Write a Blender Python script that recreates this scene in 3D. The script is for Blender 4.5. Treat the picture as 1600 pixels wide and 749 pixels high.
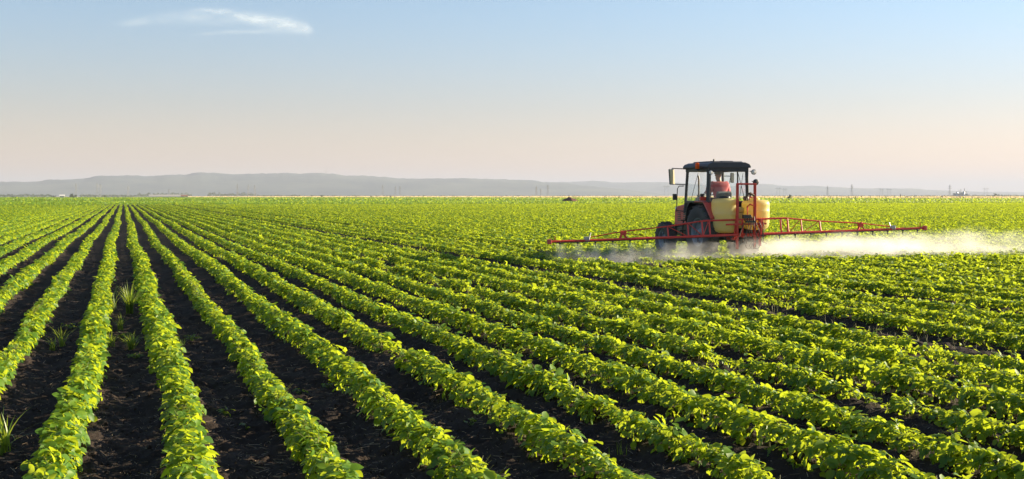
import bpy, bmesh, math, random
import numpy as np
from mathutils import Vector, Matrix
R = math.radians
rng = np.random.default_rng(7)
random.seed(5)
scene = bpy.context.scene
for o in list(bpy.data.objects):
    bpy.data.objects.remove(o)

# ------------------------------------------------------------------ camera
H, F, HZN, VPX = 1.80, 1950.0, 307.0, 193.0
YAW = math.atan((800 - VPX) / F)
PITCH = math.atan((374.5 - HZN) / F)
cam_d = bpy.data.cameras.new('camera'); cam = bpy.data.objects.new('camera', cam_d)
scene.collection.objects.link(cam); scene.camera = cam
cam_d.sensor_width = 36; cam_d.lens = F / 1600 * 36
cam_d.clip_start = .1; cam_d.clip_end = 90000
cam.location = (0, 0, H); cam.rotation_euler = (math.pi/2 - PITCH, 0, -YAW)
FW = np.array([math.sin(YAW)*math.cos(PITCH), math.cos(YAW)*math.cos(PITCH), -math.sin(PITCH)])
RT = np.array([math.cos(YAW), -math.sin(YAW), 0.0]); UP = np.cross(RT, FW)
def ray(px, py):
    return FW + RT*((px-800)/F) + UP*(-(py-374.5)/F)
def on_plane(px, py, z=0.0):
    d = ray(px, py); t = (z-H)/d[2]; return np.array([0, 0, H]) + d*t
def at_dist(px, py, dist):
    d = ray(px, py); return np.array([0, 0, H]) + d*dist

# ------------------------------------------------------------------ light
SUN_AZ, SUN_EL = 88.0, 16.0       # azimuth clockwise from +Y (the way the rows run)
world = bpy.data.worlds.new('World'); scene.world = world; world.use_nodes = True
wn = world.node_tree; wn.nodes.clear()
sky = wn.nodes.new('ShaderNodeTexSky'); sky.sky_type = 'NISHITA'; sky.sun_disc = False
sky.sun_elevation = R(SUN_EL); sky.sun_rotation = R(SUN_AZ)
sky.altitude = 0; sky.air_density = 1.0; sky.dust_density = .2; sky.ozone_density = 3.0
bg = wn.nodes.new('ShaderNodeBackground'); bg.inputs[1].default_value = .050
wo = wn.nodes.new('ShaderNodeOutputWorld')
hs_ = wn.nodes.new('ShaderNodeHueSaturation'); hs_.inputs['Saturation'].default_value = .75; wn.links.new(sky.outputs[0], hs_.inputs['Color'])
wb = wn.nodes.new('ShaderNodeMix'); wb.data_type = 'RGBA'; wb.blend_type = 'MULTIPLY'; wb.inputs[0].default_value = 1; 
tcw = wn.nodes.new('ShaderNodeTexCoord'); spw = wn.nodes.new('ShaderNodeSeparateXYZ'); wn.links.new(tcw.outputs['Generated'], spw.inputs[0])
mrw = wn.nodes.new('ShaderNodeMapRange'); mrw.interpolation_type = 'SMOOTHSTEP'; mrw.inputs[1].default_value = -.01; mrw.inputs[2].default_value = .17; wn.links.new(spw.outputs[2], mrw.inputs[0])
crw = wn.nodes.new('ShaderNodeMix'); crw.data_type = 'RGBA'; crw.inputs[6].default_value = (1.14, .75, .62, 1); crw.inputs[7].default_value = (.85, .96, 1.05, 1)
wn.links.new(mrw.outputs[0], crw.inputs[0]); wn.links.new(crw.outputs[2], wb.inputs[7])
wn.links.new(hs_.outputs[0], wb.inputs[6]); wn.links.new(wb.outputs[2], bg.inputs[0]); wn.links.new(bg.outputs[0], wo.inputs[0])
sun_d = bpy.data.lights.new('sun', 'SUN'); sun = bpy.data.objects.new('sun', sun_d)
scene.collection.objects.link(sun)
sun_d.energy = 5.0; sun_d.angle = R(.6); sun_d.color = (1.0, .83, .58)
sdir = Vector((math.sin(R(SUN_AZ))*math.cos(R(SUN_EL)), math.cos(R(SUN_AZ))*math.cos(R(SUN_EL)), math.sin(R(SUN_EL))))
sun.rotation_euler = (-sdir).to_track_quat('-Z', 'Y').to_euler()
scene.view_settings.view_transform = 'Standard'; scene.view_settings.look = 'None'
scene.view_settings.exposure = 1.78; scene.view_settings.gamma = 1
cy = scene.cycles
cy.max_bounces = 7; cy.diffuse_bounces = 3; cy.glossy_bounces = 3; cy.transmission_bounces = 6
cy.transparent_max_bounces = 12; cy.volume_bounces = 1; cy.use_denoising = True
cy.caustics_reflective = False; cy.caustics_refractive = False
cy.volume_max_steps = 256

# ------------------------------------------------------------------ materials
def new_mat(name):
    m = bpy.data.materials.new(name); m.use_nodes = True; nt = m.node_tree; nt.nodes.clear()
    out = nt.nodes.new('ShaderNodeOutputMaterial'); return m, nt, out
def N(nt, t, **kw):
    n = nt.nodes.new(t)
    for k, v in kw.items(): setattr(n, k, v)
    return n
def mix_col(nt, fac, a, b):
    n = nt.nodes.new('ShaderNodeMix'); n.data_type = 'RGBA'
    for i, v in ((0, fac), (6, a), (7, b)):
        if isinstance(v, bpy.types.NodeSocket): nt.links.new(v, n.inputs[i])
        elif i == 0: n.inputs[0].default_value = v
        else: n.inputs[i].default_value = (*v, 1)
    return n.outputs[2]
def math_n(nt, op, a, b=None, clamp=False):
    n = nt.nodes.new('ShaderNodeMath'); n.operation = op; n.use_clamp = clamp
    for i, v in ((0, a), (1, b)):
        if v is None: continue
        if isinstance(v, bpy.types.NodeSocket): nt.links.new(v, n.inputs[i])
        else: n.inputs[i].default_value = v
    return n.outputs[0]
def noise(nt, scale, detail=4, vec=None, rough=.6):
    n = nt.nodes.new('ShaderNodeTexNoise'); n.inputs['Scale'].default_value = scale
    n.inputs['Detail'].default_value = detail; n.inputs['Roughness'].default_value = rough
    if vec is not None: nt.links.new(vec, n.inputs['Vector'])
    return n.outputs[0]
def mapr(nt, v, a, b, c=0., d=1.):
    n = nt.nodes.new('ShaderNodeMapRange'); nt.links.new(v, n.inputs[0])
    for i, x in enumerate((a, b, c, d)): n.inputs[i+1].default_value = x
    return n.outputs[0]
def solid(name, col, rough=.5, metal=0, dirt=.35, dcol=(.16, .12, .09), scale=4, spec=.5, bump=0):
    m, nt, out = new_mat(name)
    p = N(nt, 'ShaderNodeBsdfPrincipled'); tc = N(nt, 'ShaderNodeTexCoord')
    nz = noise(nt, scale, 6, tc.outputs['Object'])
    f = mapr(nt, nz, .42, .75, 0, dirt)
    nt.links.new(mix_col(nt, f, col, dcol), p.inputs['Base Color'])
    nt.links.new(mapr(nt, nz, .3, .7, rough*.8, min(1, rough*1.3)), p.inputs['Roughness'])
    p.inputs['Metallic'].default_value = metal; p.inputs['Specular IOR Level'].default_value = spec
    if bump:
        b = N(nt, 'ShaderNodeBump'); b.inputs['Strength'].default_value = bump
        nt.links.new(noise(nt, scale*6, 5, tc.outputs['Object']), b.inputs['Height'])
        nt.links.new(b.outputs[0], p.inputs['Normal'])
    nt.links.new(p.outputs[0], out.inputs[0]); return m
M = {}
M['red'] = solid('red_paint', (.50, .035, .025), .38, dirt=.35)
M['old_red'] = solid('faded_red_paint', (.56, .075, .06), .45, dirt=.25)
M['boom_red'] = solid('sprayer_red_paint', (.62, .035, .02), .35, dirt=.18, scale=2)
M['black'] = solid('black_painted_metal', (.018, .02, .024), .4, dirt=.3, dcol=(.09, .08, .07))
M['roof'] = solid('dark_roof_sheet', (.035, .042, .055), .5, dirt=.4, dcol=(.12, .10, .10), scale=3, bump=.2)
M['rubber'] = solid('tyre_rubber', (.068, .067, .066), .85, dirt=.55, dcol=(.12, .10, .085), scale=5, spec=.25)
M['rim'] = solid('blue_grey_rim', (.19, .23, .27), .5, dirt=.5)
M['grey'] = solid('grey_metal', (.35, .36, .37), .4, metal=.6)
M['lens'] = solid('lamp_lens', (.75, .74, .70), .12, dirt=.1)
M['redlens'] = solid('red_lens', (.55, .02, .01), .2, dirt=.1)
M['mirror'] = solid('mirror_face', (.88, .74, .42), .45, metal=0, dirt=.1)  # matt cream colour stands in for the warm sky the glass reflects
M['hose'] = solid('brown_rubber_hose', (.09, .055, .035), .55)
M['seat'] = solid('grey_green_seat', (.15, .18, .18), .75, dirt=.2)
M['skin'] = solid('skin', (.50, .27, .18), .5, dirt=0)
M['shirt'] = solid('red_shirt', (.58, .12, .13), .85, dirt=.1, dcol=(.35, .05, .06))
M['trousers'] = solid('dark_trousers', (.06, .07, .09), .85, dirt=.1)
M['cap'] = solid('grey_cap', (.13, .15, .17), .8, dirt=.1)
M['white'] = solid('white_plaster', (.75, .73, .68), .8, dirt=.15)
M['tile'] = solid('roof_tile', (.25, .12, .08), .8)
M['steel'] = solid('pylon_steel', (.22, .23, .24), .6, dirt=.2)
M['concrete'] = solid('pale_concrete', (.42, .40, .37), .8)
def glass():
    m, nt, out = new_mat('cab_glass')
    tr = N(nt, 'ShaderNodeBsdfTransparent'); tr.inputs[0].default_value = (.965, .985, .99, 1)
    gl = N(nt, 'ShaderNodeBsdfGlossy'); gl.inputs[1].default_value = .03
    lw = N(nt, 'ShaderNodeLayerWeight'); lw.inputs[0].default_value = .3
    mx = N(nt, 'ShaderNodeMixShader'); nt.links.new(mapr(nt, math_n(nt, 'POWER', lw.outputs['Facing'], 3), 0, 1, .03, .5), mx.inputs[0])
    nt.links.new(tr.outputs[0], mx.inputs[1]); nt.links.new(gl.outputs[0], mx.inputs[2])
    nt.links.new(mx.outputs[0], out.inputs[0]); return m
M['glass'] = glass()
def tank_mat():
    m, nt, out = new_mat('tank_plastic')
    tc = N(nt, 'ShaderNodeTexCoord')
    nz = noise(nt, 3, 5, tc.outputs['Object'])
    c = mix_col(nt, mapr(nt, nz, .5, .8, 0, .4), (.75, .75, .34), (.52, .48, .22))
    p = N(nt, 'ShaderNodeBsdfPrincipled'); nt.links.new(c, p.inputs['Base Color']); p.inputs['Roughness'].default_value = .38
    t = N(nt, 'ShaderNodeBsdfTranslucent'); t.inputs[0].default_value = (.95, .75, .20, 1)
    mx = N(nt, 'ShaderNodeMixShader'); mx.inputs[0].default_value = .42
    nt.links.new(p.outputs[0], mx.inputs[1]); nt.links.new(t.outputs[0], mx.inputs[2])
    nt.links.new(mx.outputs[0], out.inputs[0]); return m
M['tank'] = tank_mat()
def leaf_mat(name, dark, light, trans, tfac, rough=.42, spec=.5):
    m, nt, out = new_mat(name)
    at = N(nt, 'ShaderNodeAttribute'); at.attribute_name = 'tint'
    c = mix_col(nt, at.outputs['Fac'], dark, light)
    tcol = mix_col(nt, at.outputs['Fac'], tuple(x*.72 for x in trans), trans)
    p = N(nt, 'ShaderNodeBsdfPrincipled'); nt.links.new(c, p.inputs['Base Color'])
    p.inputs['Roughness'].default_value = rough; p.inputs['Specular IOR Level'].default_value = spec
    t = N(nt, 'ShaderNodeBsdfTranslucent'); nt.links.new(tcol, t.inputs[0])
    mx = N(nt, 'ShaderNodeMixShader'); mx.inputs[0].default_value = tfac
    nt.links.new(p.outputs[0], mx.inputs[1]); nt.links.new(t.outputs[0], mx.inputs[2])
    nt.links.new(mx.outputs[0], out.inputs[0]); return m
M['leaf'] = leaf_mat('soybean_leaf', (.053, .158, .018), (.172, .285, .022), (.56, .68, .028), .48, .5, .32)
M['orange'] = leaf_mat('orange_lens', (.85, .16, .01), (.85, .16, .01), (1, .28, .01), .55, .15)
M['stem'] = leaf_mat('soybean_stem', (.10, .12, .03), (.20, .20, .06), (.4, .38, .06), .25, .6)
M['grassleaf'] = leaf_mat('grass_blade', (.045, .11, .02), (.12, .20, .03), (.42, .52, .04), .45)
M['tree'] = leaf_mat('tree_leaf', (.02, .04, .012), (.05, .075, .02), (.12, .15, .03), .25, .6)
M['bark'] = solid('bark', (.10, .075, .055), .9)
M['straw'] = leaf_mat('straw', (.16, .11, .07), (.42, .33, .22), (.3, .2, .1), .1, .7)
def soil_mat():
    m, nt, out = new_mat('soil')
    geo = N(nt, 'ShaderNodeNewGeometry'); pos = geo.outputs['Position']
    p = N(nt, 'ShaderNodeBsdfPrincipled'); p.inputs['Roughness'].default_value = .95; p.inputs['Specular IOR Level'].default_value = .15
    n1 = noise(nt, 1.3, 6, pos); n2 = noise(nt, 22, 6, pos); n3 = noise(nt, 70, 4, pos)
    soil = mix_col(nt, mapr(nt, n1, .35, .7), (.018, .014, .012), (.042, .031, .024))
    soil = mix_col(nt, mapr(nt, n2, .55, .75, 0, .7), soil, (.050, .034, .025))
    # far land beyond the soybean rows: fields by distance along Y
    sep = N(nt, 'ShaderNodeSeparateXYZ'); nt.links.new(pos, sep.inputs[0])
    mp = N(nt, 'ShaderNodeMapping'); mp.inputs['Scale'].default_value = (.002, .02, 1); nt.links.new(pos, mp.inputs[0])
    nf = noise(nt, 1, 5, mp.outputs[0])
    green = mix_col(nt, mapr(nt, nf, .35, .65), (.13, .17, .03), (.25, .28, .05))
    wob = math_n(nt, 'MULTIPLY', math_n(nt, 'SUBTRACT', noise(nt, .002, 2, pos), .5), 120)
    # the wheat strip lies farther off on the left than on the right
    yy = math_n(nt, 'ADD', math_n(nt, 'ADD', sep.outputs[1], wob), math_n(nt, 'MULTIPLY', sep.outputs[0], 3.4))
    tan = mapr(nt, yy, 3020, 3060, 0, 1)
    far = mix_col(nt, tan, green, (.52, .40, .22))
    far2 = mix_col(nt, mapr(nt, yy, 4600, 4800), far, (.16, .19, .08))
    trk = math_n(nt, 'MULTIPLY', math_n(nt, 'MULTIPLY', math_n(nt, 'GREATER_THAN', sep.outputs[1], 440), math_n(nt, 'LESS_THAN', sep.outputs[1], 515)), math_n(nt, 'LESS_THAN', sep.outputs[0], 50))
    far2 = mix_col(nt, math_n(nt, 'MULTIPLY', trk, .8), far2, (.06, .06, .03))
    col = mix_col(nt, mapr(nt, sep.outputs[1], 274, 276), soil, far2)
    nt.links.new(col, p.inputs['Base Color'])
    b = N(nt, 'ShaderNodeBump'); b.inputs['Strength'].default_value = .9; b.inputs['Distance'].default_value = .02
    h = math_n(nt, 'ADD', n2, math_n(nt, 'MULTIPLY', n3, .5)); nt.links.new(h, b.inputs['Height'])
    nt.links.new(b.outputs[0], p.inputs['Normal'])
    nt.links.new(p.outputs[0], out.inputs[0]); return m
M['soil'] = soil_mat()
def hill_mat():
    m, nt, out = new_mat('hill_woods')
    geo = N(nt, 'ShaderNodeNewGeometry'); pos = geo.outputs['Position']
    p = N(nt, 'ShaderNodeBsdfPrincipled'); p.inputs['Roughness'].default_value = 1
    n1 = noise(nt, .0016, 6, pos)
    nt.links.new(mix_col(nt, mapr(nt, n1, .42, .6), (.02, .042, .04), (.07, .09, .07)), p.inputs['Base Color'])  # woodland greens shifted slightly blue, carrying some of the distant air's tint
    nt.links.new(p.outputs[0], out.inputs[0]); return m
M['hill'] = hill_mat()

# ------------------------------------------------------------------ object helpers
def link(o, parent=None):
    scene.collection.objects.link(o)
    if parent is not None: o.parent = parent
    return o
def tag(o, label=None, cat=None, group=None, kind=None):
    if label: o['label'] = label
    if cat: o['category'] = cat
    if group: o['group'] = group
    if kind: o['kind'] = kind
    return o
def empty(name, loc=(0, 0, 0), rz=0, parent=None):
    o = bpy.data.objects.new(name, None); o.location = loc; o.rotation_euler = (0, 0, rz); o.empty_display_size = .1
    return link(o, parent)
def np_mesh(name, V, Fq, mat, parent=None, smooth=True, tint=None):
    """V (n,3), Fq (m,4) quads"""
    me = bpy.data.meshes.new(name); V = np.ascontiguousarray(V, np.float32); Fq = np.ascontiguousarray(Fq, np.int32)
    k = Fq.shape[1]
    me.vertices.add(len(V)); me.vertices.foreach_set('co', V.ravel())
    me.loops.add(Fq.size); me.loops.foreach_set('vertex_index', Fq.ravel())
    me.polygons.add(len(Fq)); me.polygons.foreach_set('loop_start', np.arange(0, Fq.size, k, dtype=np.int32))
    me.polygons.foreach_set('use_smooth', np.full(len(Fq), smooth, dtype=bool))
    if tint is not None:
        a = me.attributes.new('tint', 'FLOAT', 'POINT'); a.data.foreach_set('value', np.ascontiguousarray(tint, np.float32))
    me.materials.append(mat); me.update(calc_edges=True)
    return link(bpy.data.objects.new(name, me), parent)

class MB:
    def __init__(s): s.v = []; s.f = []; s.sm = []
    def add(s, vs, fs, smooth=False):
        b = len(s.v); s.v += [tuple(v) for v in vs]; s.f += [[b+i for i in f] for f in fs]; s.sm += [smooth]*len(fs)
        return s
    def box(s, c, d, rot=None, taper=1):
        hx, hy, hz = d[0]/2, d[1]/2, d[2]/2; vs = []
        for z in (-1, 1):
            k = taper if z > 0 else 1
            for x, y in ((-1, -1), (1, -1), (1, 1), (-1, 1)): vs.append(Vector((x*hx*k, y*hy*k, z*hz)))
        if rot is not None: vs = [rot @ v for v in vs]
        vs = [v + Vector(c) for v in vs]
        return s.add(vs, [(3, 2, 1, 0), (4, 5, 6, 7), (0, 1, 5, 4), (1, 2, 6, 5), (2, 3, 7, 6), (3, 0, 4, 7)])
    def bar(s, p0, p1, w, h):
        p0, p1 = Vector(p0), Vector(p1); d = p1-p0
        q = d.to_track_quat('Y', 'Z').to_matrix()
        return s.box((p0+p1)/2, (w, d.length, h), q)
    def tube(s, pts, r, n=8, cap=True):
        pts = [Vector(p) for p in pts]; rings = []
        rs = r if isinstance(r, (list, tuple)) else [r]*len(pts)
        for i, p in enumerate(pts):
            d = (pts[min(i+1, len(pts)-1)] - pts[max(i-1, 0)]).normalized()
            q = d.to_track_quat('Z', 'Y').to_matrix()
            rings.append([p + q @ Vector((math.cos(a)*rs[i], math.sin(a)*rs[i], 0)) for a in [2*math.pi*k/n for k in range(n)]])
        vs = [v for g in rings for v in g]; fs = []
        for i in range(len(pts)-1):
            for k in range(n):
                fs.append((i*n+k, i*n+(k+1) % n, (i+1)*n+(k+1) % n, (i+1)*n+k))
        s.add(vs, fs, True)
        if cap:
            s.add(rings[0], [tuple(reversed(range(n)))]); s.add(rings[-1], [tuple(range(n))])
        return s
    def lathe(s, prof, mat=None, n=32, smooth=True):
        """prof: (radius, height) along local Z"""
        mat = mat or Matrix.Identity(4); vs = []; fs = []
        for r, z in prof:
            for k in range(n):
                a = 2*math.pi*k/n; vs.append(mat @ Vector((r*math.cos(a), r*math.sin(a), z)))
        m = len(prof)
        for i in range(m-1):
            for k in range(n): fs.append((i*n+k, i*n+(k+1) % n, (i+1)*n+(k+1) % n, (i+1)*n+k))
        s.add(vs, fs, smooth); return s
    def prism(s, poly, axis, a, b):
        """polygon of 2D points extruded along axis 'X','Y','Z' from a to b"""
        def P(u, v, w): return {'X': (w, u, v), 'Y': (u, w, v), 'Z': (u, v, w)}[axis]
        n = len(poly); vs = [P(u, v, a) for u, v in poly] + [P(u, v, b) for u, v in poly]
        fs = [tuple(range(n)), tuple(reversed(range(n, 2*n)))] + [(i, i+n, (i+1) % n+n, (i+1) % n) for i in range(n)]
        return s.add(vs, fs)
    def build(s, name, mat, parent=None, bevel=0, loc=None):
        me = bpy.data.meshes.new(name); me.from_pydata([tuple(v) for v in s.v], [], s.f)
        me.polygons.foreach_set('use_smooth', s.sm); me.materials.append(mat)
        bm = bmesh.new(); bm.from_mesh(me); bmesh.ops.recalc_face_normals(bm, faces=bm.faces); bm.to_mesh(me); bm.free()
        o = link(bpy.data.objects.new(name, me), parent)
        if bevel:
            b = o.modifiers.new('bevel', 'BEVEL'); b.width = bevel; b.segments = 2; b.limit_method = 'ANGLE'; b.angle_limit = R(35)
        if loc: o.location = loc
        return o

# smooth value noise for numpy
def vnoise(x, y, seed=0):
    xi = np.floor(x).astype(np.int64); yi = np.floor(y).astype(np.int64); xf = x-xi; yf = y-yi
    xf = xf*xf*(3-2*xf); yf = yf*yf*(3-2*yf)
    def h(a, b):
        n = (a*374761393 + b*668265263 + seed*1274126177) & 0xffffffff
        n = ((n ^ (n >> 13))*1274126177) & 0xffffffff
        return ((n ^ (n >> 16)) & 0xffff)/65535.0
    return (h(xi, yi)*(1-xf)+h(xi+1, yi)*xf)*(1-yf) + (h(xi, yi+1)*(1-xf)+h(xi+1, yi+1)*xf)*yf

# ------------------------------------------------------------------ row layout
S = .518*1.615*math.cos(YAW)          # row spacing in metres
def row_x(k):                        # k = 0 first row right of the weedy furrow, -1 first row left of it
    return S*(k+.5)
def path(Y, k):                      # how the drilled rows wander a little
    return .045*np.sin(Y/9.0-1.0) + .030*np.sin(Y/3.7-1.9+k*.30) + .018*np.sin(Y/1.3+k*2.1) - .012
def ground_z(X, Y):
    d = np.hypot(X, Y); fade = np.clip((90-d)/60, 0, 1)
    k = np.round(X/S-.5)
    u = (X-path(Y, k))/S-.5
    z = .035*np.cos(2*np.pi*u)*fade
    z = z + fade*(.05*(vnoise(X*1.7, Y*1.1, 1)-.5) + .05*(vnoise(X*6, Y*5, 2)-.5) + .045*(vnoise(X*15, Y*14, 3)-.5) + .02*(vnoise(X*38, Y*36, 4)-.5))
    return z

# ------------------------------------------------------------------ ground: one sheet, fine near the camera, reaching past the hills
va = YAW
angs = np.concatenate([np.linspace(-math.pi, -.52, 20)[:-1], np.linspace(-.52, .52, 480), np.linspace(.52, math.pi, 20)[1:]]) + va
rad = np.concatenate([[0.5, 2.5], np.exp(np.linspace(math.log(4.5), math.log(45), 520)), np.exp(np.linspace(math.log(48), math.log(300), 60)), np.exp(np.linspace(math.log(340), math.log(40000), 40))])
A, Rr = np.meshgrid(angs, rad)
GX, GY = np.sin(A)*Rr, np.cos(A)*Rr
GZ = ground_z(GX, GY)
V = np.stack([GX, GY, GZ], -1).reshape(-1, 3)
na = len(angs)
i, j = np.meshgrid(np.arange(len(rad)-1), np.arange(na-1), indexing='ij')
a = (i*na+j).ravel()
g = np_mesh('ground', V, np.stack([a, a+1, a+na+1, a+na], 1)[:, ::-1], M['soil'])
tag(g, kind='structure')

# ------------------------------------------------------------------ hills
def hills(name, pts, dist, depth, seed):
    pts = np.array(pts, float); n = 420
    xs = np.linspace(pts[0, 0], pts[-1, 0], n); ys = np.interp(xs, pts[:, 0], pts[:, 1])
    ys = np.convolve(np.pad(ys, 7, mode='edge'), np.ones(15)/15, 'valid')
    vs = []; rows = 26
    for r in range(rows):
        t = r/(rows-1); e = math.sin(t*math.pi)**.8 if t < .5 else math.sin(t*math.pi)
        for q, (x, y) in enumerate(zip(xs, ys)):
            D = dist - depth/2 + depth*t
            d = ray(x, HZN); d = d/np.hypot(d[0], d[1]); 
            hgt = max(0, (HZN-y))*dist/F
            bumpy = (vnoise(np.array(x/26.0), np.array(t*5.), seed)-.5)*.16*hgt*(1 if 0 < t < .49 else .2)*math.sin(t*math.pi)
            fine = (vnoise(np.array(x/5.0), np.array(t*22.), seed+3)-.5)*.05*hgt
            vs.append((d[0]*D, d[1]*D, e*hgt + bumpy*e + fine*e - 2))
    i, j = np.meshgrid(np.arange(rows-1), np.arange(n-1), indexing='ij'); a = (i*n+j).ravel()
    o = np_mesh(name, np.array(vs), np.stack([a, a+1, a+n+1, a+n], 1), M['hill'])
    tag(o, kind='structure'); return o
hills('hills', [(-500, 296), (-200, 291), (0, 286), (60, 285), (130, 279), (185, 276), (240, 275.5), (310, 272), (350, 272.5), (430, 272),
                (515, 273), (600, 277), (680, 279), (790, 280), (860, 284), (900, 288), (960, 293), (1000, 298), (1060, 306)], 9500, 3000, 1)
hills('hills', [(560, 306), (620, 290), (680, 281), (780, 281), (830, 283), (860, 284), (920, 283.5), (935, 282), (950, 285), (1010, 284), (1080, 287), (1140, 291), (1200, 288), (1235, 291), (1270, 291), (1330, 294), (1420, 295),
                (1500, 299), (1600, 303), (1800, 306)], 13000, 2500, 2)
hills('hills', [(1180, 306), (1300, 300), (1420, 298), (1500, 299), (1600, 301), (1750, 300), (1950, 304)], 16000, 2000, 4)

# ------------------------------------------------------------------ foliage generator
def template(lod):
    if lod == 0:
        u = [0, .22, .52, .8, 1]; w = [.05, .40, .50, .31, .02]
    elif lod == 1:
        u = [0, .45, 1]; w = [.12, .52, .12]
    else:
        return np.array([[0, 0], [.45, -.5], [1, 0], [.45, .5]]), np.array([[0, 1, 2, 3]])
    P = [(a, s*b) for a, b in zip(u, w) for s in (-1, 0, 1)]
    Q = []
    for i in range(len(u)-1):
        for j in range(2):
            a = i*3+j; Q.append((a, a+1, a+4, a+3))
    return np.array(P), np.array(Q)
TPL = [template(q) for q in range(3)]
def norm(v): return v/np.maximum(np.linalg.norm(v, axis=-1, keepdims=True), 1e-9)
def leaf_mesh(P, D, Nn, L, W, lod, fold, droop):
    uv, Q = TPL[lod]; n = len(P); B = np.cross(Nn, D)
    u = uv[:, 0][None, :, None]; w = uv[:, 1][None, :, None]
    z = (fold[:, None, None]*np.abs(w) - droop[:, None, None]*u*u)
    if lod == 2: z = -droop[:, None, None]*u*u*.5 + 0*w
    V = P[:, None, :] + D[:, None, :]*(u*L[:, None, None]) + B[:, None, :]*(w*W[:, None, None]) + Nn[:, None, :]*(z*L[:, None, None])
    m = len(uv)
    Fq = (np.arange(n)[:, None, None]*m + Q[None]).reshape(-1, 4)
    return V.reshape(-1, 3), Fq, m
def in_view(X, Y, margin=2.0):
    xc = X*RT[0]+Y*RT[1]; zc = X*math.sin(YAW)+Y*math.cos(YAW)
    return (np.abs(xc) < zc*.41*1.13+margin) & (zc > 5.2)
def fullness(Y, k):
    """how full the row is here: lumps of single plants, thin stretches, the odd gap"""
    f = .78+.36*vnoise(Y*2.6, np.full_like(Y, k*3.7), 11)+.22*(vnoise(Y*.35, np.full_like(Y, k*1.9), 12)-.5)
    gap = vnoise(Y*1.1, np.full_like(Y, k*7.3), 13)
    thr = .05
    if k == 7: thr = .30
    if k in (11, 15): thr = .8
    if k in (12, 16, 8): thr = .16
    f = f*np.where(gap < thr, .45 if k in (11, 15, 7) else .55, 1)
    return np.clip(f, .35, 1.3)
DMAX = 335
BIG = {0: 1.08, 1: .82, 2: 1.02, 3: 1.06, 4: .88, 5: 1.08, 6: .88, 7: .84, 8: 1.15, 10: .90, 12: .80, 14: .92, 16: .85, -1: .98, -2: .76, -3: .88}
def tri_leaves(k, Y, shrink=0):
    """leaf bases of trifoliate leaves along row k at positions Y"""
    n = len(Y); fl = fullness(Y, k)
    phi = R(104)*np.clip(rng.normal(0, .56, n), -1, 1)
    rr = .60+.46*rng.random(n)**.7
    big = BIG.get(k, .95+.10*math.sin(k*1.7))
    hl = .86+.32*vnoise(Y*5.5, np.full_like(Y, k*5.1), 17)
    Rw, Rh = (.126-shrink*.9)*fl*big, (.136-shrink*.6)*fl*big*hl
    x = Rw*np.sin(phi)*rr; z = .062+Rh*np.cos(phi)*rr + rng.normal(0, .010, n) + .05*(rng.random(n) < .06)*np.cos(phi)
    X = row_x(k)+path(Y, k)+x+.05*(vnoise(Y*3.3, np.full_like(Y, k*2.3), 19)-.5)+rng.normal(0, .008, n)
    z = np.maximum(z, .03)
    return X, z, phi, fl
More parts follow.
